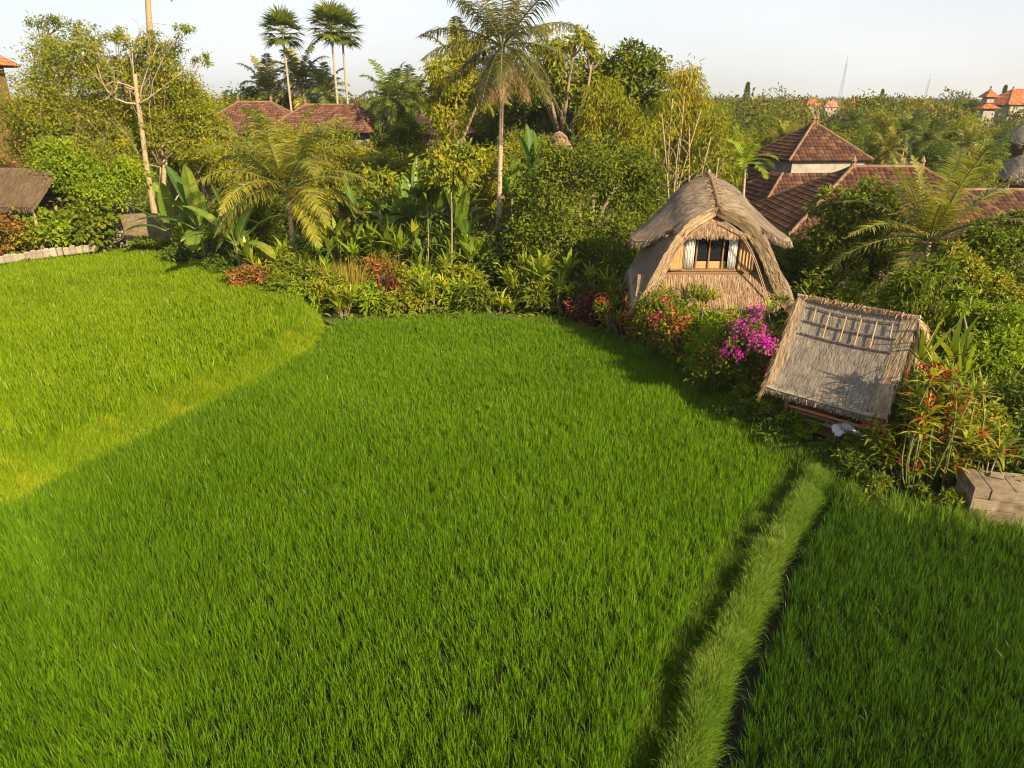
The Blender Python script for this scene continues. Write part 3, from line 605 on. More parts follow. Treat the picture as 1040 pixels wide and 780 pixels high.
def straw(mb, S, N, n, L, W, g, lift=.03, mi=0, mside=None, tone=(0, 1), edge=True, umin=.03):
    """loose straws lying down the slope of a lofted surface; sections run eave - ridge - eave"""
    k, m = S.shape[:2]; fi = g.random(n) * (k - 1.001); fj = (umin + (1 - 2 * umin) * g.random(n)) * (m - 1.001); i, j = fi.astype(int), fj.astype(int); a, b = (fi - i)[:, None], (fj - j)[:, None]
    P = (S[i, j] * (1 - b) + S[i, j + 1] * b) * (1 - a) + (S[i + 1, j] * (1 - b) + S[i + 1, j + 1] * b) * a
    D = nrm(S[i, j + 1] - S[i, j]); D = np.where(D[:, 2:] > 0, -D, D); Nn = N[i, j]
    A_ = nrm(np.cross(Nn, D)); D = nrm(D + A_ * g.normal(0, .09, (n, 1)) + Nn * g.uniform(.0, .09, (n, 1)))
    strips(mb, P + Nn * g.uniform(.004, lift, (n, 1)), D, A_, L * g.uniform(.5, 1.3, n), W * g.uniform(.6, 1.5, n), .03, (.8, 1, .4), np.clip(g.uniform(*tone, n) * .75 + .25 * vnoise(P[:, 0] * 3 + P[:, 2], P[:, 1] * 3, 1, 4), 0, 1), mi)
def fringe(mb, line, n, L, W, D, g, mi=0, jit=.16):
    line = np.asarray(line, float); f = g.random(n) * (len(line) - 1.001); i = f.astype(int); P = line[i] * (1 - (f - i))[:, None] + line[i + 1] * (f - i)[:, None]
    Dd = nrm(np.asarray(D, float) + g.normal(0, jit, (n, 3))); S = nrm(np.cross(Dd, g.normal(0, 1, (n, 3))))
    strips(mb, P + g.normal(0, .02, (n, 3)), Dd, S, L * g.uniform(.5, 1.2, n), W, .15, (1, .8, .3), g.random(n), mi)
STRAW = leafmat('weathered_straw', [(0, (.10, .078, .062)), (.5, (.215, .170, .135)), (.85, (.32, .255, .19)), (1, (.42, .33, .22))], .12, .85, tint=(1.1, 1, .8))
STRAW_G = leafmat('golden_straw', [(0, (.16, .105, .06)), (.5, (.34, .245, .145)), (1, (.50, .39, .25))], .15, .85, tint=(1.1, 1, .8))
STRAW_B = leafmat('brown_straw', [(0, (.13, .085, .055)), (.5, (.27, .175, .11)), (1, (.40, .28, .18))], .12, .85, tint=(1.1, 1, .8))
STRAW_D = leafmat('dark_brown_straw', [(0, (.055, .04, .026)), (.5, (.115, .08, .05)), (1, (.20, .145, .09))], .1, .85, tint=(1.1, 1, .8))
STRAW_H = leafmat('grey_straw', [(0, (.115, .098, .082)), (.5, (.235, .20, .165)), (.85, (.33, .28, .22)), (1, (.44, .37, .26))], .1, .85, tint=(1.1, 1, .8))

def tiled(mb, O, U, V, uL, uR, vmax, col=.24, row=.30, mi=0, g=rng):
    """one roof slope of pantiles: O eave origin, U along the eave, V up the slope, uL/uR(v) its side edges"""
    U, V = nrm(np.asarray(U, float)), nrm(np.asarray(V, float)); N = np.cross(U, V); nr = max(1, int(round(vmax / row))); row = vmax / nr
    u0, u1 = min(uL(0), uL(vmax)), max(uR(0), uR(vmax)); nc = int(math.ceil((u1 - u0) / col)); sub = 4
    ug = u0 + np.arange(nc * sub + 1) * col / sub; hu = .045 * np.abs(np.sin(np.arange(nc * sub + 1) / sub * math.pi))
    cid = np.minimum(np.arange(nc * sub + 1) // sub, nc - 1)
    for r in range(nr):
        rv = g.random(nc); vs = []; tn = []
        for fv, hv in ((0, .055), (1.08, .008)):
            v = r * row + fv * row; vc = min(v, vmax); u = np.clip(ug, uL(vc), uR(vc)); vs.append(np.asarray(O) + u[:, None] * U + v * V + (hu + hv)[:, None] * N); tn.append(rv[cid])
        v0 = np.asarray(O) + np.clip(ug, uL(r * row), uR(r * row))[:, None] * U + r * row * V; vs.insert(0, v0); tn.insert(0, rv[cid])
        k = len(ug); a = np.arange(k - 1); wdt = np.clip(ug[1:], uL(r * row), uR(r * row)) - np.clip(ug[:-1], uL(r * row), uR(r * row)); a = a[wdt > 1e-5]
        q = np.concatenate([np.stack([a + l * k, a + 1 + l * k, a + 1 + (l + 1) * k, a + (l + 1) * k], 1) for l in range(2)])
        mb.add(np.concatenate(vs), q, None, np.concatenate(tn), None, mi)
def hip_roof(parent, off, c, w_, d_, z0, rise, ridge, tile, rz=0.0, name='roof', caps=True, finial=True, trunc=None, seed=1):
    """hipped tile roof round centre c: w along local x; ridge length; trunc = stop the slopes at this fraction (skirt roof)"""
    g = np.random.default_rng(seed); cr, sr = math.cos(rz), math.sin(rz)
    def W(p): return np.array([c[0] + p[0] * cr - p[1] * sr, c[1] + p[0] * sr + p[1] * cr, p[2]])
    rx = ridge / 2; ap = [(-rx, 0, z0 + rise), (rx, 0, z0 + rise)]; ey = d_ / 2; ex = w_ / 2; fr = trunc or 1.0
    mb = MB(off)
    def slope(O, U, V, half, topl):
        O, U, V = [np.array(x, float) for x in (O, U, V)]; ln = np.linalg.norm(V); vm = ln * fr
        Ow = W(O); Uw = W(O + U) - Ow; Vw = W(O + V) - Ow
        tiled(mb, Ow, Uw, Vw, lambda v: -half + (half - topl) * v / ln, lambda v: half - (half - topl) * v / ln, vm, g=g)
    slope((0, -ey, z0), (1, 0, 0), (0, ey, rise), ex, rx); slope((0, ey, z0), (-1, 0, 0), (0, -ey, rise), ex, rx)
    slope((ex, 0, z0), (0, 1, 0), (-(ex - rx), 0, rise), ey, 0); slope((-ex, 0, z0), (0, -1, 0), (ex - rx, 0, rise), ey, 0)
    # boarded soffit under the tiles
    cs = [W((-ex + .15, -ey + .15, z0 - .06)), W((ex - .15, -ey + .15, z0 - .06)), W((ex - .15, ey - .15, z0 - .06)), W((-ex + .15, ey - .15, z0 - .06))]
    ct = [W((-ex, -ey, z0 - .003)), W((ex, -ey, z0 - .003)), W((ex, ey, z0 - .003)), W((-ex, ey, z0 - .003))]
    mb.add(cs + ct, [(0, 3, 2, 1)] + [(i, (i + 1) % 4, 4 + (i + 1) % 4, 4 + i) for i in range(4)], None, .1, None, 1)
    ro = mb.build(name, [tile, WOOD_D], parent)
    if caps:
        for sx in (-1, 1):
            for sy in (-1, 1):
                a = np.array([sx * ex, sy * ey, z0 + .03]); b = np.array([sx * rx, 0, z0 + rise + .03]); b = a + (b - a) * fr
                mc = MB(off); k = 14; tube(mc, [W(a * (1 - t) + b * t + np.array([0, 0, .02 * (i % 2)])) for i, t in enumerate(np.linspace(0, 1, k))], .085, 6); mc.build('ridge_tiles', CAP, ro)
        if fr == 1 and ridge > .1: mc = MB(off); tube(mc, [W((x, 0, z0 + rise + .05)) for x in np.linspace(-rx, rx, 8)], .10, 6); mc.build('ridge_tiles', CAP, ro)
    if finial and fr == 1:
        for x in ([-rx, rx] if ridge > .1 else [0]):
            mf = MB(off); tube(mf, [W((x, 0, z0 + rise)), W((x, 0, z0 + rise + .22)), W((x, 0, z0 + rise + .30)), W((x, 0, z0 + rise + .55))], [.14, .10, .15, .02], 7); mf.build('finial', CAP, ro)
    return ro
def walls(parent, off, c, w_, d_, z0, z1, mat, rz=0.0, name='wall', th=.15):
    mb = MB(off); cr, sr = math.cos(rz), math.sin(rz)
    for x, y, sx, sy in ((0, -d_ / 2, w_, th), (0, d_ / 2, w_, th), (-w_ / 2, 0, th, d_ - th * 1.02), (w_ / 2, 0, th, d_ - th * 1.02)):
        box(mb, (c[0] + x * cr - y * sr, c[1] + x * sr + y * cr, (z0 + z1) / 2), (sx, sy, z1 - z0), rz)
    return mb.build(name, mat, parent)

# ------------------------------------------------------------------ the thatched rice-barn house
HX, HY = 6.84, 23.4
H = thing('thatched_house', 'bell shaped two storey thatched house with an open window and white curtains', 'house', (HX, HY, .1))
off = (HX, HY, .1); g = np.random.default_rng(31)
def clip_half(half, xm):
    x = np.array([h[0] for h in half]); z = np.array([h[1] for h in half]); t = np.linspace(0, xm, 8); return list(zip(t, np.interp(t, x, z)))
def prof_pts(half, m=25):
    """mirror a half profile (x, dz from the crown) into a full section"""
    hp = smooth_line([(x, 0, z) for x, z in half], m); l = hp[::-1].copy(); l[:, 0] *= -.91; hp[:, 0] *= 1.08
    return np.concatenate([l[:-1], hp])
A_half = [(0, 0), (.36, -.12), (.98, -.44), (1.60, -1.16), (2.10, -2.1), (2.52, -2.95), (2.92, -3.45)]
B_half = [(0, 0), (.40, -.10), (.85, -.36), (1.4, -.88), (2.0, -1.42), (2.45, -1.80), (2.85, -2.02)]
B2_half = [(0, 0), (.38, -.10), (.9, -.42), (1.35, -.95), (1.7, -1.5), (1.95, -1.9), (2.1, -2.2)]
def sec(half, y, z, sx=1.0, wob=0, sl=0.0):
    p = prof_pts(half); p = p * [sx, 1, 1]; q = np.c_[HX + p[:, 0], np.full(len(p), HY + y) + sl * np.abs(p[:, 0]), z + p[:, 2]]
    return q
# lower shell: the long front arch and the roof behind it
LOW = smooth_line([(.0, 5.20, 1.0), (.12, 5.28, 1.0), (.4, 5.46, .995), (.8, 5.70, .985), (1.2, 5.92, .975), (1.6, 6.03, .965), (2.0, 6.02, .955), (2.5, 5.88, .945), (3.1, 5.6, .91), (3.6, 5.3, .87)], 16)
mb = MB(off); secs = [sec(A_half, y, z, s) for y, z, s in LOW]
S, N = loft(mb, secs, .38); straw(mb, S, N, 14000, .38, .020, g, .02, mi=1, umin=.05)
for e in (0, -1): fringe(mb, S[:, 0 if e == 0 else -1] - [0, 0, .05], 900, .22, .02, (0, 0, -1), g, 1)
# golden cut face along the front arch
fa = np.asarray(S[0]); fb = fa - N[0] * .38
for i in range(len(fa) - 1):
    pass
n = 7500; f = g.random(n) * (len(fa) - 1.001); i = f.astype(int); b = (f - i)[:, None]; t = g.random((n, 1)); P = (fa[i] * (1 - b) + fa[i + 1] * b) * (1 - t) + (fb[i] * (1 - b) + fb[i + 1] * b) * t
D = nrm(fa[i + 1] - fa[i]); D = np.where(D[:, 2:] > 0, -D, D); strips(mb, P + [0, -.02, 0] * g.random((n, 1)), nrm(D + g.normal(0, .06, (n, 3)) + [0, -.08, 0]), np.tile([0, -.3, 0], (n, 1)) + nrm(np.cross(D, [0, 1.0, 0])), .30 * g.uniform(.5, 1.3, n), .02, .02, (.8, 1, .4), g.random(n), 2)
SL = S; lower = mb.build('lower_thatch', [THATCH, STRAW, STRAW_G], H)
# two bargeboard poles under the front arch
mb = MB(off)
for sgn in (-1, 1):
    pl = np.array([(HX + sgn * x * .88 - sgn * .06, HY + .02, 5.20 + z - .36) for x, _, z in smooth_line([(x, 0, z) for x, z in A_half[1:]], 14)])
    mb = MB(off); tube(mb, pl, .016, 6); tube(mb, pl + [-sgn * .045, .02, -.02], .015, 6); mb.build('bargeboard', BAMBOO_T, H)
# upper cap with its flaring wings
mb = MB(off); secs = []
for y, hf, sx, sl in ((.42, clip_half(B_half, 1.5), 1.0, 0), (.62, clip_half(B_half, 1.9), 1.0, 0), (.85, clip_half(B_half, 2.4), 1.0, 0), (1.1, clip_half(B_half, 2.75), 1.0, 0), (1.4, B_half, 1.0, 0), (1.7, B_half, .98, 0), (2.0, clip_half(B_half, 2.75), .97, 0), (2.5, clip_half(B_half, 2.4), .95, 0), (3.0, clip_half(B_half, 2.1), .92, 0)):
    z = np.interp(y, LOW[:, 0], LOW[:, 1]) - .05; secs.append(sec(hf, y, z, sx, 0, sl))
S, N = loft(mb, secs, .30); straw(mb, S, N, 14000, .34, .020, g, .02, mi=1, umin=.05)
for e in (0, -1): fringe(mb, S[:, e] - [0, 0, .06], 900, .18, .02, (-.5 if e == 0 else .5, 0, -1), g, 1)
mb.build('upper_thatch', [THATCH, STRAW], H)
# bound ridge roll and finial
mb = MB(off); c = len(secs[0]) // 2; rp_ = smooth_line(np.concatenate([[[HX, HY - .08, 5.16]], SL[:12, c]]), 40) + [0, 0, .02]
wob = np.array([0.02 * math.sin(i * 1.9) for i in range(40)]); tube(mb, rp_ + np.c_[wob, np.zeros(40), np.zeros(40)], .08 + .006 * np.sin(np.arange(40) * 1.9), 9)
fringe(mb, rp_, 900, .28, .02, (.8, 0, -.45), g, 1, .25); fringe(mb, rp_, 900, .28, .02, (-.8, 0, -.45), g, 1, .25)
rd = mb.build('ridge_roll', [THATCH_B, STRAW_B], H)
mb = MB(off); pk = SL[7, c]; tube(mb, [pk, pk + [0, 0, .10], pk + [0, 0, .13], pk + [0, 0, .22]], [.06, .04, .055, .015], 8)
mb.build('finial', BAMBOO_T, rd)
# front wall of woven matting, following the arch
WY = .55; mb = MB(off); hp = np.array([(x * .90, z) for x, _, z in smooth_line([(x, 0, z) for x, z in A_half], 18)])
def wall_x(z):  # half width of wall at height z
    return np.interp(5.12 - z, -hp[:, 1], hp[:, 0])
win = (-.88, 1.02, 2.96, 4.30)
def wallpatch(x0f, x1f, z0, z1, k=10):
    zs = np.linspace(z0, z1, k); v = [];
    for z in zs:
        a, b = x0f(z), x1f(z)
        for x, y in ((a, 0), (b, 0), (b, .1), (a, .1)): v.append((HX + x, HY + WY + y, z))
    q = []
    for i in range(k - 1):
        for j in range(4): q.append((i * 4 + j, i * 4 + (j + 1) % 4, i * 4 + 4 + (j + 1) % 4, i * 4 + 4 + j))
    q += [(3, 2, 1, 0), (k * 4 - 4, k * 4 - 3, k * 4 - 2, k * 4 - 1)]; mb.add(v, q)
wallpatch(lambda z: -wall_x(z), lambda z: wall_x(z), 1.95, win[2]); wallpatch(lambda z: -wall_x(z), lambda z: win[0], win[2], win[3]); wallpatch(lambda z: win[1], lambda z: wall_x(z), win[2], win[3])
wallpatch(lambda z: -wall_x(z), lambda z: wall_x(z), win[3], 5.0)
mb.build('wall', MATTING, H)
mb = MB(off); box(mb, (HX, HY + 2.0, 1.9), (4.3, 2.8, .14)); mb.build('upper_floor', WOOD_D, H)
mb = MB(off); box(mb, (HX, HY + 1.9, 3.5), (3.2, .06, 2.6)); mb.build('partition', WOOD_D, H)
# battens over the matting
mb = MB(off)
for x in (-1.28, -1.62, 1.62):
    zt = min(4.6, 5.1 - np.interp(abs(x) + .06, hp[:, 0], -hp[:, 1])); beam(mb, (HX + x, HY + WY - .02, 2.75), (HX + x, HY + WY - .02, zt), .05, .05)
beam(mb, (HX - 2.2, HY + WY - .025, 2.86), (HX + 2.25, HY + WY - .025, 2.86), .05, .07); mb.build('batten', WOOD, H)
# window: frame, mullions, panes, curtains, shutters
wf = MB(off); x0, x1, z0, z1 = win; y = HY + WY + .02
for a, b in (((x0, z0), (x1, z0)), ((x0, z1), (x1, z1))): beam(wf, (HX + a[0] - .05, y, a[1]), (HX + b[0] + .05, y, b[1]), .16, .08)
for x in (x0, x1): beam(wf, (HX + x, y, z0 + .041), (HX + x, y, z1 - .041), .15, .07)
wfo = wf.build('window', WOOD, H)
for x in (-.42, .02, .50): mb = MB(off); beam(mb, (HX + x, y + .03, z0 + .04), (HX + x, y + .03, z1 - .04), .05, .05); mb.build('mullion', WOOD, wfo)
mb = MB(off); box(mb, (HX + .06, y + .075, z0 + .16), (1.16, .03, .24)); mb.build('lower_panel', WOOD_L, wfo)
mb = MB(off); box(mb, (HX + .04, y + .062, (z0 + z1) / 2 + .13), (1.12, .008, .96)); mb.build('pane', GLASS, wfo)
for cx_, wdt, nm in ((-.68, .30, 1), (.80, .27, 2)):
    mb = MB(off); k = 33; xs = np.linspace(-wdt / 2, wdt / 2, k); yy = .045 * np.sin(np.arange(k) * 1.15) + .015 * np.sin(np.arange(k) * .5); v = []
    for zc, sq in ((z0 + .03, .92), (z0 + .5, .96), (z1 - .05, 1.0)): v += [(HX + cx_ + x * sq, y - .07 + b_, zc) for x, b_ in zip(xs, yy)]
    mb.add(v, [(r_ * k + i, r_ * k + i + 1, r_ * k + k + i + 1, r_ * k + k + i) for r_ in range(2) for i in range(k - 1)])
    cu = mb.build('curtain', CURTAIN, wfo, True); so_ = cu.modifiers.new('thickness', 'SOLIDIFY'); so_.thickness = .012
def shutter(hx, wd, ang, sgn):
    mb = MB(off); d = np.array([math.cos(ang) * sgn, -math.sin(ang), 0]); a = np.array([HX + hx, y - .10, 0])
    for z in (z0 + .03, z1 - .03): beam(mb, a + Z * z, a + d * wd + Z * z, .06, .05)
    for s in (0, wd): beam(mb, a + d * s + Z * (z0 + .06), a + d * s + Z * (z1 - .06), .05, .06)
    for s in np.linspace(.06, wd - .06, 4): beam(mb, a + d * s + Z * (z0 + .06), a + d * s + Z * (z1 - .06), wd / 4.6, .02, 1)
    mb.build('shutter', [WOOD, WOOD_L], H)
shutter(x1 + .02, .46, R(28), 1); shutter(x0 - .02, .46, R(10), -1)
# thatched awning over the window and thatched skirt below it
def slopeth(name, top, bot, thick, n, L, fr, mats=(THATCH_G, STRAW_G)):
    mb = MB(off); k = len(top); secs = [np.asarray(top) * (1 - t) + np.asarray(bot) * t for t in np.linspace(1, 0, 7)]; secs = np.array(secs).transpose(1, 0, 2)
    S, N = loft(mb, secs, -thick if np.cross(secs[1, 0] - secs[0, 0], secs[0, 1] - secs[0, 0])[1] > 0 and False else thick)
    kk, m = S.shape[:2]; fi = g.random(n) * (kk - 1.001); fj = g.random(n) * (m - 1.001); i, j = fi.astype(int), fj.astype(int); a, b = (fi - i)[:, None], (fj - j)[:, None]
    P = (S[i, j] * (1 - b) + S[i, j + 1] * b) * (1 - a) + (S[i + 1, j] * (1 - b) + S[i + 1, j + 1] * b) * a; D = nrm(S[i, j] - S[i, j + 1])
    n_ = nrm(np.cross(D, [1.0, 0, 0])); n_ = np.where(n_[:, 1:2] > 0, -n_, n_)
    strips(mb, P + n_ * g.uniform(.0, .035, (n, 1)), nrm(D + g.normal(0, .05, (n, 3)) + n_ * .05), np.tile([1.0, 0, 0], (n, 1)), L * g.uniform(.5, 1.2, n), .018, .03, (.8, 1, .4), g.random(n), 1)
    fringe(mb, S[:, 0], int(n * .25), fr, .02, (0, -.25, -1), g, 1, .12); return mb.build(name, list(mats), H)
xs = np.linspace(-1.62, 1.70, 17); top = [(HX + x, HY + .46, min(4.90, 5.0 - .42 * abs(x) - .08 * x * x)) for x in xs]
bot = [(HX + x * 1.0, HY + .16 + .06 * abs(x), 4.36 + .03 * math.sin(x * 9) - .05 * abs(x)) for x in xs]
slopeth('awning', top, bot, .10, 3800, .30, .12, (THATCH, STRAW_B))
xs = np.linspace(-2.42, 2.42, 25); top = [(HX + x, HY + WY - .04, 2.80) for x in xs]; bot = [(HX + x * 1.04, HY + .12, 1.92 + .03 * math.sin(x * 7)) for x in xs]
slopeth('skirt', top, bot, .12, 7000, .36, .16, (THATCH, STRAW_B))
for sx in (-1.9, 1.9):
    for sy in (.6, 3.0):
        mb = MB(off); tube(mb, [(HX + sx, HY + sy, .1), (HX + sx, HY + sy, 1.85)], .11, 10); tube(mb, [(HX + sx, HY + sy, 1.55), (HX + sx, HY + sy, 1.62)], [.30, .26], 14); mb.build('post', WOOD, H)
mb = MB(off); box(mb, (HX, HY + 1.9, .35), (4.2, 3.2, .5), 0, 0, None, .03); mb.build('plinth', CONC, H)

# ------------------------------------------------------------------ the small open hut
R0, R1 = np.array([7.86, 18.25, 3.5]), np.array([9.90, 16.28, 3.5]); E0, E1 = np.array([6.62, 16.52, 1.58]), np.array([8.66, 14.58, 1.58])
hc = np.array([(R0[0] + R1[0]) / 2, (R0[1] + R1[1]) / 2, .1]); T = thing('garden_hut', 'small open hut with a steep grey thatched gable roof and bamboo lattice on it', 'hut', hc)
off = hc; g = np.random.default_rng(77); rd_ = nrm(R1 - R0); pn = np.array([-rd_[1], rd_[0], 0]); pn = pn if pn @ (E0 - R0) < 0 else -pn   # pn points to the far side
Fb0, Fb1 = E0 + pn * 4.35, E1 + pn * 4.35
mb = MB(off); secs = []
for s in np.linspace(-.02, 1.02, 21):
    r = R0 * (1 - s) + R1 * s; e = E0 * (1 - s) + E1 * s; b = Fb0 * (1 - s) + Fb1 * s; r = r - Z * .10 * math.sin(s * math.pi)
    verge = .07 * (np.exp(-((s + .02) / .06) ** 2) + np.exp(-((s - 1.02) / .08) ** 2)); row = []
    for t in np.linspace(0, 1, 9): row.append(e * (1 - t) + r * t - Z * .10 * math.sin(t * math.pi) + (Z * .7 - pn * .7) * verge)
    for t in np.linspace(0, 1, 9)[1:]: row.append(r * (1 - t) + b * t - Z * .10 * math.sin(t * math.pi) + (Z * .7 + pn * .7) * verge)
    secs.append(row)
S, N = loft(mb, secs, .20); straw(mb, S, N, 21000, .34, .016, g, .010, 1, umin=.075, tone=(0, .85)); fringe(mb, S[:, 0] - Z * .06, 1300, .10, .02, -Z + .0, g, 1)
gold = [0, -1]
for e in gold:
    fa = S[e]; fb = fa - N[e] * .2; n = 2600; f = g.random(n) * (len(fa) - 1.001); i = f.astype(int); b = (f - i)[:, None]; t = g.random((n, 1)); P = (fa[i] * (1 - b) + fa[i + 1] * b) * (1 - t) + (fb[i] * (1 - b) + fb[i + 1] * b) * t
    D = nrm(fa[i + 1] - fa[i]); D = np.where(D[:, 2:] > 0, -D, D); ou = rd_ * (1 if e == -1 else -1)
    strips(mb, P + ou * g.uniform(0, .04, (n, 1)), nrm(D + g.normal(0, .10, (n, 3)) + ou * .12), nrm(np.cross(D, np.tile(ou, (n, 1)))), .32 * g.uniform(.5, 1.3, n), .02, .02, (.8, 1, .4), g.random(n), 2)
for lo, hi in ((0, 1.2), (17.6, 19.9)):  # golden straws on both slope margins: sunlit edges put into the colour
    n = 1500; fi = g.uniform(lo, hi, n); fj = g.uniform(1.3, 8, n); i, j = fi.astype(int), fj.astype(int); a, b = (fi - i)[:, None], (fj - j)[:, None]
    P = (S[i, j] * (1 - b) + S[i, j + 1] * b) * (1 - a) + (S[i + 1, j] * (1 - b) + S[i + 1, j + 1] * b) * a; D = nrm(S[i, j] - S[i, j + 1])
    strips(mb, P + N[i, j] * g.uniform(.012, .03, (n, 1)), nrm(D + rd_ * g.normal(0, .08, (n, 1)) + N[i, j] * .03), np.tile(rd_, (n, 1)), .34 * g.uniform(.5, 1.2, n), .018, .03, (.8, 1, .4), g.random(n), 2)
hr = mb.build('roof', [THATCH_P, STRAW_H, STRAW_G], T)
mb = MB(off); tube(mb, [R0 * (1 - s) + R1 * s - Z * .10 * math.sin(s * math.pi) + Z * (.06 + .015 * math.sin(s * 50)) for s in np.linspace(-.04, 1.03, 26)], .05, 8)
fringe(mb, [R0 + Z * .08, R1 + Z * .08], 900, .13, .02, -pn * .8 - Z * .7, g, 1, .2); mb.build('ridge_roll', [THATCH_P, STRAW_B], hr)
def front(s, t, h=.07): return E0 * (1 - s) * (1 - t) + E1 * s * (1 - t) + (R0 * (1 - s) + R1 * s) * t - Z * (.10 * math.sin(t * math.pi) + .10 * t * math.sin(s * math.pi)) + (Z * .7 - pn * .7) * h
for t in (.66, .79, .93):
    mb = MB(off); tube(mb, [front(s, t) for s in np.linspace(.10, .90, 12)], .022, 6); mb.build('lattice_rail', BAMBOO_D, hr)
for i, s in enumerate((.17, .30, .45, .58, .71, .84)):
    mb = MB(off); tube(mb, [front(s + .012, .66 + (.13 if i in (0, 5) else 0), .10), front(s, .92, .10)], .018, 6); mb.build('lattice_stick', BAMBOO_T, hr)
# gable cladding in straw, right end, set in from the verge
mb = MB(off)
for e, s in ((1, .93), (0, .07)):
    r = R0 * (1 - s) + R1 * s - Z * .28; e_ = E0 * (1 - s) + E1 * s; b_ = Fb0 * (1 - s) + Fb1 * s; th = rd_ * .05
    e2 = e_ + (r - e_) * .12 - Z * .0; b2 = b_ + (r - b_) * .12
    mb.add([e2 - th, b2 - th, r - th, e2 + th, b2 + th, r + th], [(0, 1, 4, 3), (1, 2, 5, 4), (2, 0, 3, 5)], [(0, 2, 1), (3, 4, 5)])
    n = 2200; u = g.random((n, 2)); u[u.sum(1) > 1] = 1 - u[u.sum(1) > 1]; P = e2 + u[:, :1] * (b2 - e2) + u[:, 1:] * (r - e2); ou = rd_ * (1 if e else -1)
    strips(mb, P + ou * g.uniform(.052, .09, (n, 1)), nrm(-Z + g.normal(0, .08, (n, 3)) + ou * .1), np.tile(pn, (n, 1)), .30, .02, .02, (.8, 1, .4), g.random(n), 1)
mb.build('gable', [THATCH_G, STRAW_G], T)
for s in (.1, .9):
    for q in (.16, .84):
        p = (E0 * (1 - s) + E1 * s) * (1 - q) + (Fb0 * (1 - s) + Fb1 * s) * q; mb = MB(off); tube(mb, [(p[0], p[1], .05), (p[0], p[1], 1.9 if q in (.16, .84) else 2)], .06, 8); mb.build('post', WOOD, T)
cc = (E0 + E1 + Fb0 + Fb1) / 4; mb = MB(off); box(mb, (cc[0], cc[1], .42), (2.4, 2.8, .12), math.atan2(rd_[1], rd_[0]), 0, None, .02); mb.build('platform', WOOD, T)
def hp_(s, q, z): p = (E0 * (1 - s) + E1 * s) * (1 - q) + (Fb0 * (1 - s) + Fb1 * s) * q; return np.array([p[0], p[1], z])
mb = MB(off); tube(mb, [hp_(.1, .17, .95), hp_(.9, .17, .95)], .035, 7); tube(mb, [hp_(.1, .17, .70), hp_(.9, .17, .70)], .03, 7); mb.build('railing', WOOD_L, T)
# things under the hut
c = hp_(.62, .22, .52); k = 15; gxs = np.linspace(-.45, .45, k); X, Yy = np.meshgrid(gxs, gxs); Zz = .28 * np.exp(-(X ** 2 + Yy ** 2) * 5) + .05 * np.sin(X * 13 + Yy * 5) + .04 * np.cos(Yy * 17)
mb = MB(c); mb.add(np.stack([X.ravel() * .8 + c[0], Yy.ravel() * .8 + c[1], Zz.ravel() + c[2] + .05], 1), [(j * k + i, j * k + i + 1, j * k + k + i + 1, j * k + k + i) for j in range(k - 1) for i in range(k - 1)])
o = mb.build('cloth', WHITE, None, True, c); o.modifiers.new('thickness', 'SOLIDIFY').thickness = .02; tag(o, 'crumpled white cloth lying under the small thatched hut', 'cloth')
REDM = plain('red_fabric', [(0, (.22, .03, .02)), (1, (.40, .08, .04))], .9, 5, (1, 1, 1), .3)
c = hp_(.36, .22, .49); bch = thing('bench', 'red cushioned wooden bench under the small thatched hut', 'bench', c); rz = math.atan2(rd_[1], rd_[0])
mb = MB(c); box(mb, c + Z * .36, (1.1, .5, .06), rz, 0, None, .01); mb.build('seat', WOOD, bch); mb = MB(c); box(mb, c + Z * .45, (1.05, .48, .11), rz, 0, None, .04); mb.build('cushion', REDM, bch)
for sx in (-.48, .48):
    for sy in (-.2, .2): q = c + rd_ * sx + pn * sy; mb = MB(c); beam(mb, q, q + Z * .33, .06, .06); mb.build('leg', WOOD, bch)
mb = MB(c); beam(mb, c + pn * .24 - rd_ * .5 + Z * .72, c + pn * .24 + rd_ * .5 + Z * .72, .05, .18); beam(mb, c + pn * .24 - rd_ * .48 + Z * .4, c + pn * .24 - rd_ * .48 + Z * .7, .05, .05); beam(mb, c + pn * .24 + rd_ * .48 + Z * .4, c + pn * .24 + rd_ * .48 + Z * .7, .05, .05); mb.build('backrest', WOOD, bch)

# ------------------------------------------------------------------ tiled pavilions on the right
def at(px, py, Y): return A(px, py, Y)
P1 = at(822, 160, 46); pv = thing('pavilion', 'square pavilion with a two tier brown tiled hip roof', 'building', gz(P1)); off = gz(P1)
hip_roof(pv, off, P1, 5.3, 5.3, 5.05, 2.0, .2, TILE, R(6), 'upper_roof', seed=2); walls(pv, off, P1, 4.6, 4.6, 4.2, 4.99, PLASTER, R(6), 'clerestory_wall')
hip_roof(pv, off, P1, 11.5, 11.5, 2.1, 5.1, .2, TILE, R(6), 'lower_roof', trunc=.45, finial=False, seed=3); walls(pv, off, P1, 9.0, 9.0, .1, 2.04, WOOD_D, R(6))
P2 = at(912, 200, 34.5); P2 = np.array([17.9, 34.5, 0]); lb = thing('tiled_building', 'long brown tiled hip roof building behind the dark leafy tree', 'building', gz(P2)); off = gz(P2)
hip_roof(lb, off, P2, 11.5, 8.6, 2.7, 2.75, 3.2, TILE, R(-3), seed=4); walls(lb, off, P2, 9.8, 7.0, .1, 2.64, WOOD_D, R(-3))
for x in (-4.4, -1.5, 1.5, 4.4): mb = MB(off); tube(mb, [P2 + [x, -4.0, .1], P2 + [x, -4.0, 2.62]], .09, 8); mb.build('post', WOOD, lb)
P3 = np.array([25.4, 36.0, 0]); lb = thing('tiled_building', 'lower brown tiled roof at the right end, behind the yellow coconut palm', 'building', gz(P3)); off = gz(P3)
hip_roof(lb, off, P3, 12.5, 7.5, 2.2, 2.0, 7, TILE, R(-2), seed=5); walls(lb, off, P3, 11, 6.0, .1, 2.14, WOOD_D, R(-2))
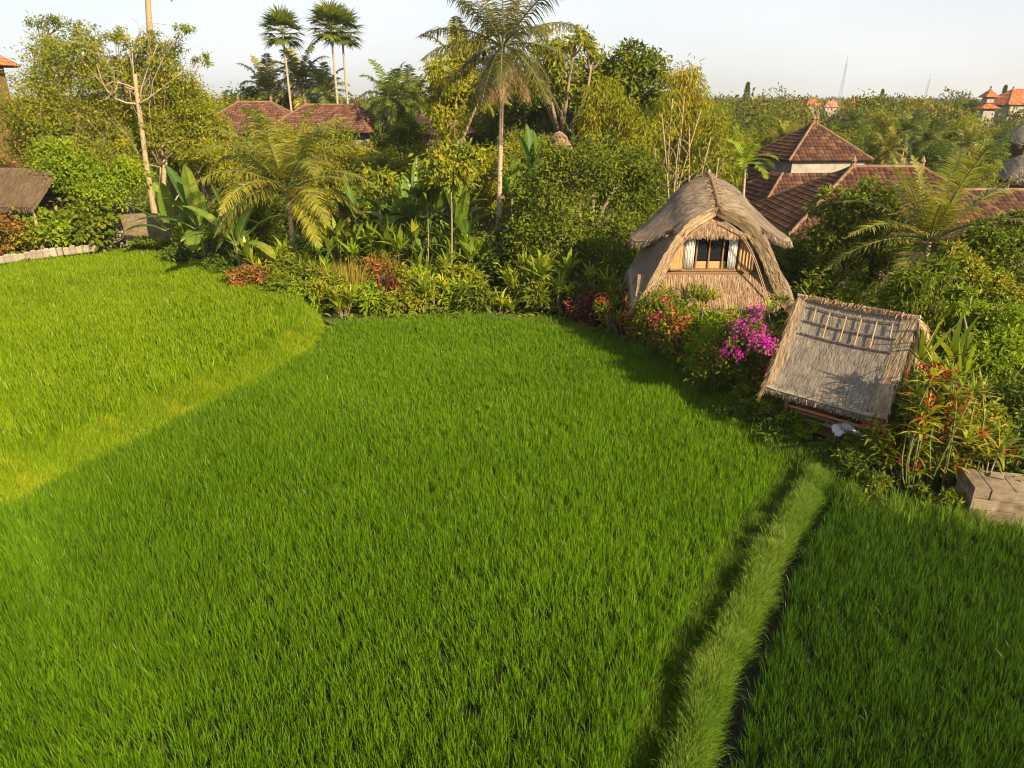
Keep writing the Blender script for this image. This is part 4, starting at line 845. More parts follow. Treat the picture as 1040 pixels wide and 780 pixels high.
# tiled houses on the left
P4 = np.array([-21.0, 61, 0]); lb = thing('tiled_house', 'brown tiled roof at the left end of the pair, left of the twin fan palms', 'house', gz(P4)); off = gz(P4)
hip_roof(lb, off, P4, 9.5, 9, 6.0, 2.2, 2.6, TILE_R, R(8), seed=6); walls(lb, off, P4, 8, 7.5, .1, 5.94, PLASTER, R(8))
P5 = np.array([-14.6, 60, 0]); lb = thing('tiled_house', 'reddish brown tiled roof just below the tall fan palms', 'house', gz(P5)); off = gz(P5)
hip_roof(lb, off, P5, 8.5, 8, 6.1, 1.9, 4.2, TILE_R, R(-6), seed=7); walls(lb, off, P5, 7, 6.5, .1, 6.04, PLASTER, R(-6))
P6 = np.array([-5.8, 56, 0]); lb = thing('tiled_house', 'faded pinkish tiled roof left of the tall coconut palm', 'house', gz(P6)); off = gz(P6)
hip_roof(lb, off, P6, 5.4, 5.2, 6.05, 1.2, 2.4, TILE_P, R(-8), seed=8); walls(lb, off, P6, 4.4, 4.2, .1, 5.99, PLASTER, R(-8))
P7 = np.array([-36.4, 45, 0]); lb = thing('tiled_house', 'tall house with an orange tiled roof at the left edge', 'house', gz(P7)); off = gz(P7)
hip_roof(lb, off, P7, 9.6, 8, 10.4, 2.8, 3, TILE_O, R(4), seed=9); walls(lb, off, P7, 8.2, 6.6, .1, 10.34, WOOD, R(4))
# far houses
def far_house(px, py, Y, w_, rise, tile, label, wallm=PLASTER, ridge=None, eh=None):
    c = at(px, py, Y); z1 = c[2]; ff = thing('tiled_house', label, 'house', gz(c)); hip_roof(ff, gz(c), c, w_, w_ * .7, z1 - rise, rise, w_ * .35 if ridge is None else ridge, tile, R(px % 20 - 10), seed=int(px), caps=Y < 160); walls(ff, gz(c), c, w_ * .85, w_ * .6, .1, z1 - rise - .06, wallm, R(px % 20 - 10)); return ff
far_house(1038, 91, 118, 9.0, 2.2, TILE_O, 'bright orange tiled roof beside the small temple tower'); far_house(826, 100, 110, 2.3, 1.0, TILE_O, 'small far red roof above the pavilion, the leftmost of them'); far_house(845, 102, 112, 2.6, 1.0, TILE_P, 'small far pinkish roof beside the red one above the pavilion')
far_house(893, 118, 105, 6, 1.3, TILE_O, 'small orange roof among palms right of the pavilion top'); far_house(868, 100, 108, 1.8, 1.5, TILE_O, 'tiny far red roof directly above the pavilion ridge')
# temple tower
c = at(1006, 91, 108); tw = thing('temple_tower', 'slim temple tower with two small red roofs on the skyline', 'tower', gz(c)); off = gz(c)
walls(tw, off, c, 1.7, 1.7, .1, c[2] - 2.6, PLASTER); hip_roof(tw, off, c, 2.7, 2.7, c[2] - 2.55, .9, .1, TILE_O, 0, 'lower_roof', caps=False, finial=False); walls(tw, off, c, 1.0, 1.0, c[2] - 1.75, c[2] - 1.05, PLASTER, 0, 'upper_wall'); hip_roof(tw, off, c, 1.9, 1.9, c[2] - 1.0, 1.0, .05, TILE_O, 0, 'upper_roof', caps=False)
# antenna masts
def mast(px, ptop, Y, lab):
    b = at(px, ptop, Y); base = gz(b); t = thing('antenna_mast', lab, 'mast', base); mb = MB(base); n = 16; hw = lambda s: .75 - .5 * s; tp = b[2]; tilt = np.array([.6, 0, 0])
    L3 = [np.array([math.cos(a), math.sin(a), 0]) for a in (0.3, 2.4, 4.5)]
    for k in range(3): tube(mb, [base + L3[k] * hw(s) + Z * (tp - .1) * s + tilt * s for s in (0, .5, 1)], .04, 4)
    for i in range(n):
        s0, s1 = i / n, (i + 1) / n
        for k in range(3): a = base + L3[k] * hw(s0) + Z * (tp - .1) * s0 + tilt * s0; q = base + L3[(k + 1) % 3] * hw(s1) + Z * (tp - .1) * s1 + tilt * s1; tube(mb, [a, q], .022, 3, cap=False)
    mb.build('lattice', STEEL, t); mb = MB(base); tube(mb, [base + Z * (tp - .1) + tilt, base + Z * (tp + 2) + tilt], .06, 4); mb.build('aerial', STEEL, t)
mast(858, 64, 230, 'taller lattice antenna mast above the pavilion'); mast(942, 82, 250, 'shorter lattice antenna mast right of the tall one')

# thatched buildings half hidden in the trees
def bale(px, py, Y, w_, d_, z0, rise, label, mats=(THATCH, STRAW), rz=0, seed=1, postm=WOOD, name='thatched_shelter', round_=False):
    g = np.random.default_rng(seed); c = at(px, py, Y); base = gz(c); t = thing(name, label, 'shelter', base, 0); mb = MB(base); cr, sr = math.cos(rz), math.sin(rz); secs = []
    W = lambda p: np.array([c[0] + p[0] * cr - p[1] * sr, c[1] + p[0] * sr + p[1] * cr, p[2]])
    for s in np.linspace(-1, 1, 13):
        hf = 1 - .35 * abs(s) ** 2.5 if round_ else 1; top = z0 + rise * (1 - (.9 * abs(s) ** 2 if round_ else .12 * s * s)); row = []
        for u in np.linspace(-1, 1, 15): row.append(W((s * w_ / 2, u * d_ / 2 * hf, top - (top - z0) * abs(u) ** (1.5 if round_ else 1.0))))
        secs.append(row)
    S, N = loft(mb, secs, .2); straw(mb, S, N, 5000, .4, .035, g, .04, 1); fringe(mb, S[:, 0] - Z * .08, 500, .25, .03, -Z, g, 1); fringe(mb, S[:, -1] - Z * .08, 300, .25, .03, -Z, g, 1); mb.build('roof', list(mats), t)
    for sx in (-.42, .42):
        for sy in (-.4, .4): mb = MB(base); p = W((sx * w_, sy * d_, 0)); tube(mb, [(p[0], p[1], .05), (p[0], p[1], z0 + .25)], .08, 7); mb.build('post', postm, t)
    mb = MB(base); p = W((0, .3 * d_, 0)); box(mb, (p[0], p[1], (z0 + .1) / 2 + .05), (w_ * .8, .12, z0 - .1), rz); mb.build('back_wall', WOOD_D, t); return t
bale(14, 187, 38.5, 5.2, 4.4, 3.4, 1.7, 'low thatched shelter at the left edge behind the hedge', (THATCH_B, STRAW_D), R(-6), 3, PALEBARK)
bale(568, 130, 44, 2.4, 3.2, 4.3, 2.4, 'straw coloured thatched roof beside the tall coconut palm', (THATCH_G, STRAW_B), R(15), 4, round_=True)
bale(1046, 134, 62, 4, 4, 5.0, 1.7, 'grey rounded thatch roof at the right edge, the upper one', (THATCH_P, STRAW_H), R(10), 5, round_=True)
bale(1044, 168, 52, 4, 4, 3.2, 1.7, 'grey rounded thatch roof at the right edge, the lower one', (THATCH_P, STRAW_H), R(-10), 6, round_=True)

# low walls, stones, sheet
c = G(1020, 545, .0); c = np.array([10.6, 12.75, 0]); mb = MB(c); k = 15
def wallblock(name, c, w_, d_, h_, rz, mat, label, seed, cat='wall'):
    g = np.random.default_rng(seed); mb = MB(c); nx, nz = 12, 6; cr, sr = math.cos(rz), math.sin(rz); v = []
    for side in (-1, 1):
        for j in range(nz + 1):
            for i in range(nx + 1):
                x = (i / nx - .5) * w_; z = j / nz * h_; y = side * d_ / 2 + g.normal(0, .004); z2 = z + (g.normal(0, .02) if j == nz else 0); x2 = x + (g.normal(0, .02) if i in (0, nx) else 0)
                v.append((c[0] + x2 * cr - y * sr, c[1] + x2 * sr + y * cr, c[2] + z2))
    m = (nx + 1) * (nz + 1); q = []
    for j in range(nz):
        for i in range(nx): a = j * (nx + 1) + i; q += [(a, a + 1, a + nx + 2, a + nx + 1), (m + a, m + a + nx + 1, m + a + nx + 2, m + a + 1)]
    for i in range(nx): a = nz * (nx + 1) + i; q.append((a, a + 1, m + a + 1, m + a))
    for j in range(nz):
        for i in (0, nx): a = j * (nx + 1) + i; q.append((a, a + nx + 1, m + a + nx + 1, m + a))
    mb.add(v, q); o = mb.build(name, mat, None, False, c); return tag(o, label, cat)
cw = np.array([11.15, 12.8, -.1]); mb = MB(cw); gq = np.random.default_rng(66); rz = R(-14); U = np.array([math.cos(rz), math.sin(rz), 0]); Vv = np.array([-math.sin(rz), math.cos(rz), 0])
for row in range(4):
    x = -1.3 + (.0 if row % 2 else -.0); first = .32 if row % 2 else .52
    while x < 1.3:
        l = min(first if x < -1.25 else gq.uniform(.44, .56), 1.3 - x + .05); dpt = .9 + gq.normal(0, .015)
        box(mb, cw + U * (x + l / 2) + Vv * gq.normal(0, .008) + Z * (row * .25 + .125), (l - .004, dpt, .246 + gq.normal(0, .004)), rz + gq.normal(0, .006), 0, gq.random(), .010); x += l
for _ in range(2): box(mb, cw + U * gq.uniform(-1.2, 1.2) + Vv * gq.uniform(-.3, .3) + Z * 1.03, (gq.uniform(.2, .45), gq.uniform(.15, .3), .06), gq.random() * 3, 0, gq.random(), .02)
tag(mb.build('concrete_wall', CONC, None, False, cw), 'weathered concrete wall block at the right edge above the rice', 'wall')
wallblock('stone_wall', np.array([-20.0, 38.4, .5]), 2.4, .4, 2.2, R(6), CONC, 'short weathered stone wall behind the left paddy beside the pale trunk', 4)
wallblock('plaster_wall', np.array([-25.0, 42, .1]), 5, .2, 2.8, R(0), PLASTER, 'pale wall under the trees beside the low thatched shelter', 5)
c = at(1080, 385, 17.5); mb = MB(gz(c)); n = 60; xs = np.linspace(-.9, 1.6, n); v = []
for z in (.1, c[2] + .55):
    for dy in (0, .02): v += [(c[0] + x, c[1] + .04 * math.sin(x * 40) + dy, z) for x in xs]
mb.add(v, [(i, i + 1, 2 * n + i + 1, 2 * n + i) for i in range(n - 1)] + [(n + i, 3 * n + i, 3 * n + i + 1, n + i + 1) for i in range(n - 1)]); tag(mb.build('sheet_fence', TIN, None, True, gz(c)), 'pale blue corrugated sheet fence at the right edge', 'fence')
g = np.random.default_rng(3)
for i in range(15):
    px = 2 + i * 6.6; p = G(px, 265 - i * .85, LZ + .35); h = g.uniform(.38, .5); mb = MB(p); box(mb, p + Z * (h / 2 - .15), (.26 * g.uniform(.8, 1.1), .18, h), g.normal(0, .2), 0, None, .05)
    tag(mb.build('edging_stone', STONE, None, False, p), 'small pale upright stone in the edging row along the left paddy', 'stone', 'edging stones along the left paddy')

# ------------------------------------------------------------------ vegetation: far to near
g = np.random.default_rng(101)
def woods(name, n, y0, y1, leaf, per, label, seed, hz=(5.5, 8.6), rr=(2.2, 4.2), mat=None):
    g = np.random.default_rng(seed); Yc = y0 + (y1 - y0) * g.random(n) ** 1.6; Xc = g.uniform(-1, 1, n) * (Yc * .95 + 15); mb = MB(); r = g.uniform(*rr, n) * (1 + Yc / 600); hz_ = g.uniform(*hz, n) + (vnoise(Xc, Yc, 14, seed) - .45) * 3.2 + (g.random(n) > .96) * g.uniform(0, 2.2, n)
    ok = ~((np.abs(Xc - 22) < 20) & (Yc < 85) & (Yc < y0)); cid = np.repeat(np.arange(n), per); m = len(cid); d = nrm(g.normal(0, 1, (m, 3))); d[:, 2] = np.abs(d[:, 2]) * 1.2 - .35
    lump = 1 + .22 * np.sin(d[:, 0] * 6 + cid) * np.sin(d[:, 1] * 5 + cid * 1.7)
    P = np.stack([Xc[cid], Yc[cid], hz_[cid] - r[cid] * .8], 1) + d * (r[cid] * lump * g.uniform(.75, 1.08, m))[:, None] * [1, 1, .85]
    L = leaf * (1 + Yc[cid] / 250) * g.uniform(.6, 1.3, m); tone = np.clip(g.random(n)[cid] * .75 + g.random(m) * .3 - .02, 0, 1)
    leaves(mb, P, d * .4 + g.normal(0, .7, (m, 3)), nrm(d * .6 + Z * .6 + g.normal(0, .5, (m, 3))), L, L * .55, tone)
    return tag(mb.build(name, mat or L_FAR), label, 'woods', None, 'stuff')
woods('distant_woods', 2600, 95, 900, .40, 250, 'far green treetops running to the horizon', 61)

# middle-distance trees, each its own; a few built crowns are copied and turned
protos = []
for k, (lm, seed) in enumerate(((L_GRN, 1), (L_YEL, 2), (L_DRK, 3), (L_BAM, 4), (L_GRN, 5))):
    gg = np.random.default_rng(seed + 300); bl = [(np.array([gg.uniform(-1.8, 1.8), gg.uniform(-1.8, 1.8), gg.uniform(4.6, 7.0)]), np.array([1, 1, .8]) * gg.uniform(1.2, 1.9)) for _ in range(6)]
    protos.append(tree('leafy_tree', 'x', (0, 0, 0), bl, lm, (.25, .5), 6400, .2, BARK, seed=seed + 40, clump=.22))
palmproto = [palm('coconut_palm', 'x', (0, 0, 0), (.2, 0, 6.2), 22, 2.7, lm, .13, .75, .075, seed=s, split=False, leaflets=40, el=(-.5, 1.3), droop=(.8, 1.6), hang=.9) for lm, s in ((L_PALM2, 11), (L_PYEL, 12))]
KIND = ['mid green leafy tree', 'yellowish leafy tree', 'dark dense tree', 'pale yellow green tree', 'broad green tree']
used = set()
def mid(k, px, pytop, Y, label=None, sc_=1.0, pal=False, group=None):
    src = palmproto[k] if pal else protos[k]; top = A(px, pytop, Y); H0 = 8.6 if not pal else 7.6; s = max(.35, top[2] / H0) ; first = (pal, k) not in used
    o = src if first else copy_tree(src); used.add((pal, k)); o.location = (float(top[0]), float(Y), .05); o.rotation_euler = (0, 0, float(g.uniform(0, 6.28))); ws = sc_ * max(s, .7); o.scale = (float(ws), float(ws), float(s))
    o['label'] = label; 
    if group: o['group'] = group
    elif 'group' in o: del o['group']
    return o
MIDL = [ # kind, px, py of the top, distance, label
 (2, 265, 78, 72, 'dark round tree left of the thin fan palm behind the brown roofs', 1.1), (1, 245, 92, 70, 'yellowish tree peeping over the dark brown roof at the left', .7),
 (0, 212, 92, 62, 'mid green tree touching the left end of the dark brown roof', .9), (4, 372, 92, 66, 'broad green tree right of the reddish brown roof', .9),
 (2, 330, 90, 70, 'dark tree filling the gap under the twin fan palms', 1.0), (1, 430, 104, 62, 'yellowish tree behind the faded pinkish roof', .9), (0, 480, 88, 62, 'mid green tree behind the tall coconut trunk', 1.0),
 (0, 395, 108, 52, 'mid green tree in front of the pinkish roof, left side', .6), (3, 330, 128, 48, 'pale yellow green tree below the reddish brown roof', .8), (0, 260, 132, 47, 'mid green tree below the dark brown roof', .8), (2, 300, 140, 44, 'dark tree behind the arching young coconut palm', .8),
 (2, 540, 60, 58, 'dark tree close behind the coconut crown', 1.0), (0, 590, 40, 57, 'tall thin green tree right of the coconut crown', .8),
 (0, 715, 96, 60, 'mid green tree between the bamboo and the far conifer', .9), (2, 735, 108, 70, 'dark tree left of the far conifer', .9), (4, 770, 108, 72, 'broad green tree below the far conifer', .9), (1, 745, 122, 56, 'yellowish tree left of the pavilion roof', .8),
 (3, 790, 118, 66, 'pale yellow green tree behind the pavilion roof, left', .8), (0, 810, 112, 78, 'mid green tree behind the pavilion apex', .8), (2, 860, 116, 68, 'dark tree right behind the pavilion apex', .8),
 (0, 885, 128, 62, 'mid green tree above the long tiled roof ridge', .8), (1, 905, 106, 80, 'yellowish tree near the small orange roof', .8), (0, 930, 104, 84, 'mid green tree below the shorter antenna mast', .9), (3, 965, 112, 74, 'pale yellow green tree left of the temple tower', 1.0),
 (4, 990, 118, 66, 'broad green tree below the temple tower', 1.0), (0, 1010, 122, 62, 'mid green tree left of the rounded grey thatch roofs', .8), (2, 965, 138, 54, 'dark tree behind the yellow coconut palm top', .8), (0, 1045, 112, 84, 'mid green tree under the bright orange roof', 1.0),
 (0, 232, 108, 54, 'mid green tree covering the left eave of the dark brown roof', .7), (1, 312, 120, 52, 'yellowish tree covering the eave of the reddish brown roof', .8), (4, 352, 114, 54, 'broad green tree covering the right end of the reddish brown roof', .7), (3, 275, 118, 53, 'pale yellow green tree between the two brown roofs', .7),
 (2, 905, 92, 105, 'dark tree rising on the skyline near the small pointed conifer', .8), (0, 782, 97, 105, 'mid green tree on the skyline right of the far conifer', .9), (2, 985, 95, 112, 'dark tree on the skyline left of the temple tower', .8), (1, 728, 96, 84, 'yellowish tree on the skyline left of the far conifer', .8), (4, 952, 98, 100, 'broad green tree on the skyline under the shorter mast', .8),
 (1, 1000, 160, 46, 'yellowish tree above the lower tiled roof at the right end', .6), (0, 1030, 185, 42, 'mid green tree below the rounded grey thatch roofs', .6), (2, 690, 112, 48, 'dark tree behind the bare stemmed shrub', .8), (4, 735, 145, 44, 'broad green tree left of the foxtail palm', .7)]
for k, px, py, Y, lab, s in MIDL: mid(k, px, py, Y, lab, s)
# fill between the garden and the far woods: the same few kinds, nothing tells one from the next
for i in range(46):
    Y = g.uniform(62, 100); X = g.uniform(-1, 1) * (Y * .8 + 6); k = int(g.integers(0, 5)); px = 520 + X / (Y * .93) * F * .98; o = mid(k, 500, 118, Y, 'leafy tree standing among the crowded trees behind the village roofs', .9, group='crowded trees behind the roofs')
    if (abs(X + 18) < 10 and abs(Y - 61) < 8): Y += 12
    o.location = (float(X), float(Y), 0); hgt = g.uniform(5.2, 7.4) / 8.6; o.scale = (.9, .9, float(hgt))
for px, py, Y, k, lab in ((925, 118, 60, 0, 'shaggy palm in the group above the tiled roof, leftmost'), (948, 128, 56, 0, 'shaggy palm in the group above the tiled roof, in the middle'), (985, 134, 58, 1, 'yellowish palm in front of the pale tree left of the thatch roofs'),
 (905, 138, 52, 1, 'yellow green palm behind the long roof ridge'), (800, 128, 64, 1, 'yellow green palm left of the pavilion roof'), (870, 112, 84, 0, 'small palm to the right of the pavilion apex'), (392, 74, 58, 0, 'arching palm between the fan palms and the coconut palm'), (418, 80, 60, 0, 'arching palm with drooping fronds left of the coconut crown'),
 (305, 56, 70, 1, 'slender palm between the thin fan palm and the twin fan palms'), (328, 72, 68, 0, 'slender palm close under the twin fan palms'), (270, 68, 72, 1, 'yellowish palm below the thin fan palm'), (965, 158, 45, 0, 'dark palm behind the crown of the yellow coconut palm'), (1005, 146, 48, 0, 'dark palm left of the lower grey thatch roof'), (470, 40, 50, 1, 'yellowish palm behind the coconut crown, left')):
    mid(k, px, py, Y, lab, .8, True)
for px, ptop, r, Y, lab in ((287, 14, 22, 66, 'thin tall fan palm on the skyline, apart from the twins'), (336, 8, 23, 64, 'left one of the twin tall fan palms'), (347, 13, 22, 65, 'right one of the twin tall fan palms')):
    c = A(px, ptop + r * .9, Y); fan_palm('fan_palm', lab, gz(c), c, 26, r * mpp(c) * 1.15, L_PALM2, .12, px)
def conifer(px, ptop, Y, wpx, lab, seed):
    g = np.random.default_rng(seed); tp = A(px, ptop, Y); b = gz(tp); t = thing('conifer', lab, 'conifer', b); mt = MB(b); tube(mt, [b, tp], [.25, .04], 6); mt.build('trunk', BARK, t, True); mb = MB(b); n = 2200; u = g.random(n) ** .7; h = tp[2] - 7.5 * (1 - u); r = wpx * mpp(tp) * (1 - u) ** .9 * (.65 + .35 * np.abs(np.sin(h * 2.6))) + .04; a = g.random(n) * 6.28
    rr = r * g.random(n) ** .4; P = np.c_[b[0] + np.cos(a) * rr, b[1] + np.sin(a) * rr, h]; D = np.c_[np.cos(a), np.sin(a), -.4 + 0 * a]; leaves(mb, P, D, Z + g.normal(0, .4, (n, 3)), .34 * g.uniform(.6, 1.3, n), .14, g.random(n)); mb.build('crown', L_DRK, t)
conifer(760, 83, 140, 8, 'dark pointed conifer rising alone above the treetops', 1); conifer(897, 90, 200, 6, 'small pointed conifer between the two antenna masts', 2); conifer(1022, 86, 150, 5, 'small pointed conifer beside the orange roof', 3)

# --- left trees
t1 = tree('feathery_tree', 'big feathery yellow green tree filling the left edge', gz(A(60, 200, 42)), pxblobs(42, [(48, 55, 24), (70, 62, 34), (100, 92, 40), (42, 110, 38), (62, 140, 42), (110, 135, 34), (40, 85, 26), (88, 45, 22), (130, 110, 25), (20, 120, 26), (25, 150, 26), (55, 172, 26), (90, 160, 30)]), L_YEL, (.18, .42), 30000, .22, seed=201, clump=.20)
tree('leafy_tree', 'thin airy tree reaching above the feathery tree beside the orange roof', gz(A(35, 180, 45)), pxblobs(45, [(38, 26, 9), (52, 16, 8), (64, 26, 9), (80, 32, 8), (48, 42, 10), (66, 46, 10), (96, 44, 7)], seed=3), L_GRN, (.18, .42), 1600, .12, seed=202, clump=.35)
# pale leaning trunk with bare limbs
gq = np.random.default_rng(8); b = gz(A(158, 222, 40)); fork = A(137, 75, 40); t = tree('pale_trunk_tree', 'tree with a tall leaning pale trunk and a sparse top', b, pxblobs(40.6, [(100, 78, 22), (170, 60, 20), (190, 95, 24), (150, 45, 16), (120, 40, 13), (170, 130, 26), (205, 120, 20), (185, 30, 10), (205, 62, 9), (120, 160, 24), (195, 150, 22), (148, 100, 24, .8), (125, 72, 24, 1), (172, 85, 24, .8), (190, 118, 26, .8), (145, 62, 18, 1), (150, 140, 26, 1.2)], seed=5), L_YEL, (.17, .42), 30000, .05, PALEBARK, seed=203, clump=.22)
mt = MB(b); pts = smooth_line([b, A(150, 180, 40), A(144, 130, 40), A(138, 90, 40), fork], 14); tube(mt, pts, np.linspace(.20, .10, 14), 9)
for q, r in (((98, 65), .05), ((120, 82), .05), ((160, 45), .05), ((128, 25), .035), ((105, 88), .04), ((150, 20), .03), ((195, 65), .045), ((110, 120), .03), ((100, 135), .03)):
    s = pts[int(gq.integers(9, 13))] if q[1] < 100 else pts[int(gq.integers(5, 8))]; p = limb(mt, s, A(q[0], q[1], 40 + gq.normal(0, .5)), r * 1.3, r * .4, gq, .12, 6, 5)
    for _ in range(3): limb(mt, p[int(gq.integers(2, 5))], p[-1] + gq.normal(0, .8, 3), r * .4, .012, gq, .15, 4, 4)
mt.build('trunk', PALEBARK, t, True)
b = gz(A(166, 218, 40.5)); t = tree('pale_trunk_tree', 'second slimmer pale trunk right beside the leaning one', b, pxblobs(41, [(190, 140, 26), (215, 160, 22), (170, 110, 18), (215, 130, 18)], seed=15), L_YEL, (.17, .42), 7000, .05, PALEBARK, seed=204, clump=.22)
mt = MB(b); pts = smooth_line([b, A(165, 190, 40.5), A(168, 162, 40.5)], 8); tube(mt, pts, np.linspace(.17, .12, 8), 8)
for q in ((155, 142), (185, 140), (172, 120)): limb(mt, pts[-1], A(*q, 40.5), .09, .03, gq, .1)
mt.build('trunk', PALEBARK, t, True)
b = gz(A(153, 60, 47)); t = thing('pale_trunk_tree', 'thick bare pale trunk rising out of the top of the picture at the left', 'tree', b); mt = MB(b); tube(mt, smooth_line([b, A(160, 100, 47), A(152, 35, 47), A(148, -40, 47)], 14), np.linspace(.30, .14, 14), 9); mt.build('trunk', PALEBARK, t, True)
gq = np.random.default_rng(17); mb = MB(b); ends = crown_mesh(mb, pxblobs(47, [(148, -60, 40)], seed=2), 1500, (.3, .45), g=gq); mb.build('crown', L_GRN, t)
tree('leafy_tree', 'bright green leafy tree low beside the pale trunks', gz(A(95, 215, 38.5)), pxblobs(38.5, [(80, 180, 28), (110, 190, 24), (60, 160, 24), (130, 175, 18)], seed=7), L_BRI, (.20, .5), 9000, .12, seed=205)
tree('leafy_tree', 'broad yellow green tree right of the pale trunks', gz(A(205, 200, 43)), pxblobs(43, [(195, 110, 26), (215, 140, 26), (190, 165, 26), (228, 175, 22), (165, 85, 18)], seed=9), L_YEL, (.19, .45), 11000, .16, seed=206)
shrub('shrub', 'orange leaved shrub at the far left above the stone edging', gz(A(12, 250, 36.5), .9), 3.4, 2.2, L_ORA, (.22, .5), 2200, 211)
shrub('shrub', 'second orange tinted shrub, between the far left one and the ivy', gz(A(40, 245, 36.8), .9), 2.6, 1.9, L_YEL, (.22, .5), 1800, 212)
shrub('ivy_bush', 'round leaved green ivy mound left of the stone wall', gz(A(68, 240, 37.2), .9), 2.8, 2.3, L_BRI, (.28, .75), 1700, 213)
shrub('ivy_bush', 'dark green ivy mound touching the stone wall', gz(A(98, 238, 37.4), .9), 2.6, 2.6, L_GRN, (.28, .75), 1700, 214)
shrub('shrub', 'low dark shrub under the eave of the left thatched shelter', gz(A(60, 215, 38.6), .9), 3.0, 1.8, L_DRK, (.22, .5), 1500, 215)

for k, (px, py, Y, rr, lm, lab) in enumerate(((235, 165, 46, 36, L_YEL, 'wide yellow green bush tree below the dark brown roof'), (275, 150, 50, 28, L_GRN, 'mid green bush tree between the brown roofs and the young coconut'), (325, 165, 46, 34, L_YEL, 'wide yellowish bush tree right behind the young coconut'), (365, 158, 49, 30, L_BAM, 'pale feathery bush tree below the right end of the reddish roof'),
  (405, 165, 47, 30, L_GRN, 'mid green bush tree below the pinkish roof, left'), (445, 160, 49, 28, L_YEL, 'yellowish bush tree below the pinkish roof, right'), (480, 165, 45, 28, L_BAM, 'pale feathery bush tree left behind the coconut trunk'), (530, 150, 48, 28, L_YEL, 'yellowish bush tree right behind the coconut trunk'),
  (255, 205, 40, 30, L_GRN, 'leafy bush behind the two banana plants of the left paddy'), (340, 205, 40, 30, L_YEL, 'yellowish bush behind the yellow reeds'), (390, 195, 42, 26, L_BRI, 'fresh green bush behind the yellowing banana plant'), (415, 130, 52, 14, L_GRN, 'small round tree at the left end of the pinkish roof'))):
    tree('bush_tree', lab, gz(A(px, py + rr, Y)), pxblobs(Y, [(px, py, rr * .7), (px - rr * .7, py + rr * .25, rr * .6), (px + rr * .7, py + rr * .2, rr * .6), (px, py + rr * .75, rr * .7), (px - rr * .5, py + rr * 1.2, rr * .6), (px + rr * .5, py + rr * 1.2, rr * .6)], seed=px), lm, (.21, .42), 9500, .12, seed=600 + k, clump=.24)

# --- young coconut, bananas and tall palm behind the hedge
c = A(290, 205, 33); palm('coconut_palm', 'young coconut palm with long arching yellow green fronds, behind the left hedge', gz(c), A(291, 192, 33), 26, 4.8, L_PYEL, .16, .95, .065, (-.15, 1.35), (.9, 1.7), 1.1, 221, leaflets=64)
c = A(505, 272, 36); palm('coconut_palm', 'tall coconut palm with a slender pale trunk in the middle', gz(c), A(511, 46, 36), 23, 4.6, L_PALM, .16, 1.15, .055, (-.7, 1.3), (.5, 1.35), 1.9, 222, leaflets=60, dead=24, bend=.012)
c = A(757, 215, 37); palm('foxtail_palm', 'short palm with a bushy arching crown behind the thatched house', gz(c), A(757, 165, 37), 12, 1.9, L_BRI, .11, .5, .05, (.0, 1.25), (1.0, 1.6), .5, 223, leaflets=34)
c = A(945, 255, 24); palm('coconut_palm', 'yellow green coconut palm in front of the tiled roofs', gz(c), A(944, 244, 24), 22, 3.6, L_PYEL, .14, .70, .055, (-.15, 1.4), (.55, 1.3), .7, 224, leaflets=46)
def ban(px, py, Y, h, nl, L, W, lab, seed, lm=L_BAN, st=1, el=(.3, 1.35), yl=0): banana('banana_plant', lab, gz(A(px, py, Y), .15 if px > 330 else .6), h, nl, L, W, lm, seed, stalks=st, el=el, yellow=yl)
ban(207, 255, 34, 2.0, 9, 2.9, .75, 'large banana plant at the back corner of the left paddy', 231, yl=2)
ban(243, 268, 31.5, 1.8, 8, 2.6, .68, 'banana plant just right of the large one by the left paddy', 232, yl=1)
ban(175, 248, 36, 1.6, 8, 2.2, .6, 'dark banana plant beside the short stone wall', 233)
ban(425, 235, 36, 2.6, 9, 2.6, .7, 'banana plant with torn leaves left of the thin ringed trunk', 234, st=2)
ban(462, 230, 35, 2.6, 9, 2.8, .75, 'banana plant between the thin ringed trunk and the coconut trunk', 235, st=2)
ban(447, 215, 39, 3.2, 8, 2.4, .6, 'tallest banana plant behind the other two left of the coconut trunk', 236, st=2, el=(.7, 1.45))
ban(540, 190, 41, 4.0, 8, 2.7, .7, 'banana plant with upright bright leaves right of the coconut trunk', 237, st=2, el=(.9, 1.45))
ban(520, 200, 40, 3.2, 7, 2.3, .6, 'banana plant directly behind the coconut trunk', 238, el=(.8, 1.45))
ban(395, 225, 37, 2.4, 8, 2.4, .6, 'banana plant with yellowing leaves above the middle hedge', 239, yl=4)
ban(360, 215, 38, 2.4, 7, 2.0, .5, 'banana plant right of the arching young coconut palm', 240)
# thin trees
def papaya(px, pyb, pyt, Y, lab, seed, r=26, n=1500, lm=L_YEL, tr=.055):
    b = gz(A(px, pyb, Y)); c = A(px + 1, pyt, Y); t = thing('slender_tree', lab, 'tree', b); mt = MB(b); tube(mt, smooth_line([b, (b + c) / 2 + [.1, 0, 0], c], 10), np.linspace(tr, tr * .6, 10), 7); mt.build('trunk', BARK, t, True); gg = np.random.default_rng(seed); mb = MB(b); rm = r * mpp(c); crown_mesh(mb, [(c - Z * rm * .2, np.array([rm, rm, rm * .8])), (c + np.array([rm * .5, 0, rm * .3]), np.array([rm, rm, rm * .5]) * .6)], n, (.30, .4), .7, .3, 30, gg); mb.build('crown', lm, t)
papaya(456, 262, 165, 31, 'thin ringed trunk with a drooping leafy crown', 241, 26, 2600); papaya(432, 250, 190, 33, 'very thin grey trunk with small crown left of the ringed one', 242, 14, 900, L_GRN, .035); papaya(383, 235, 182, 33.5, 'thin pale stem with a small yellow crown above the hedge', 243, 18, 800)

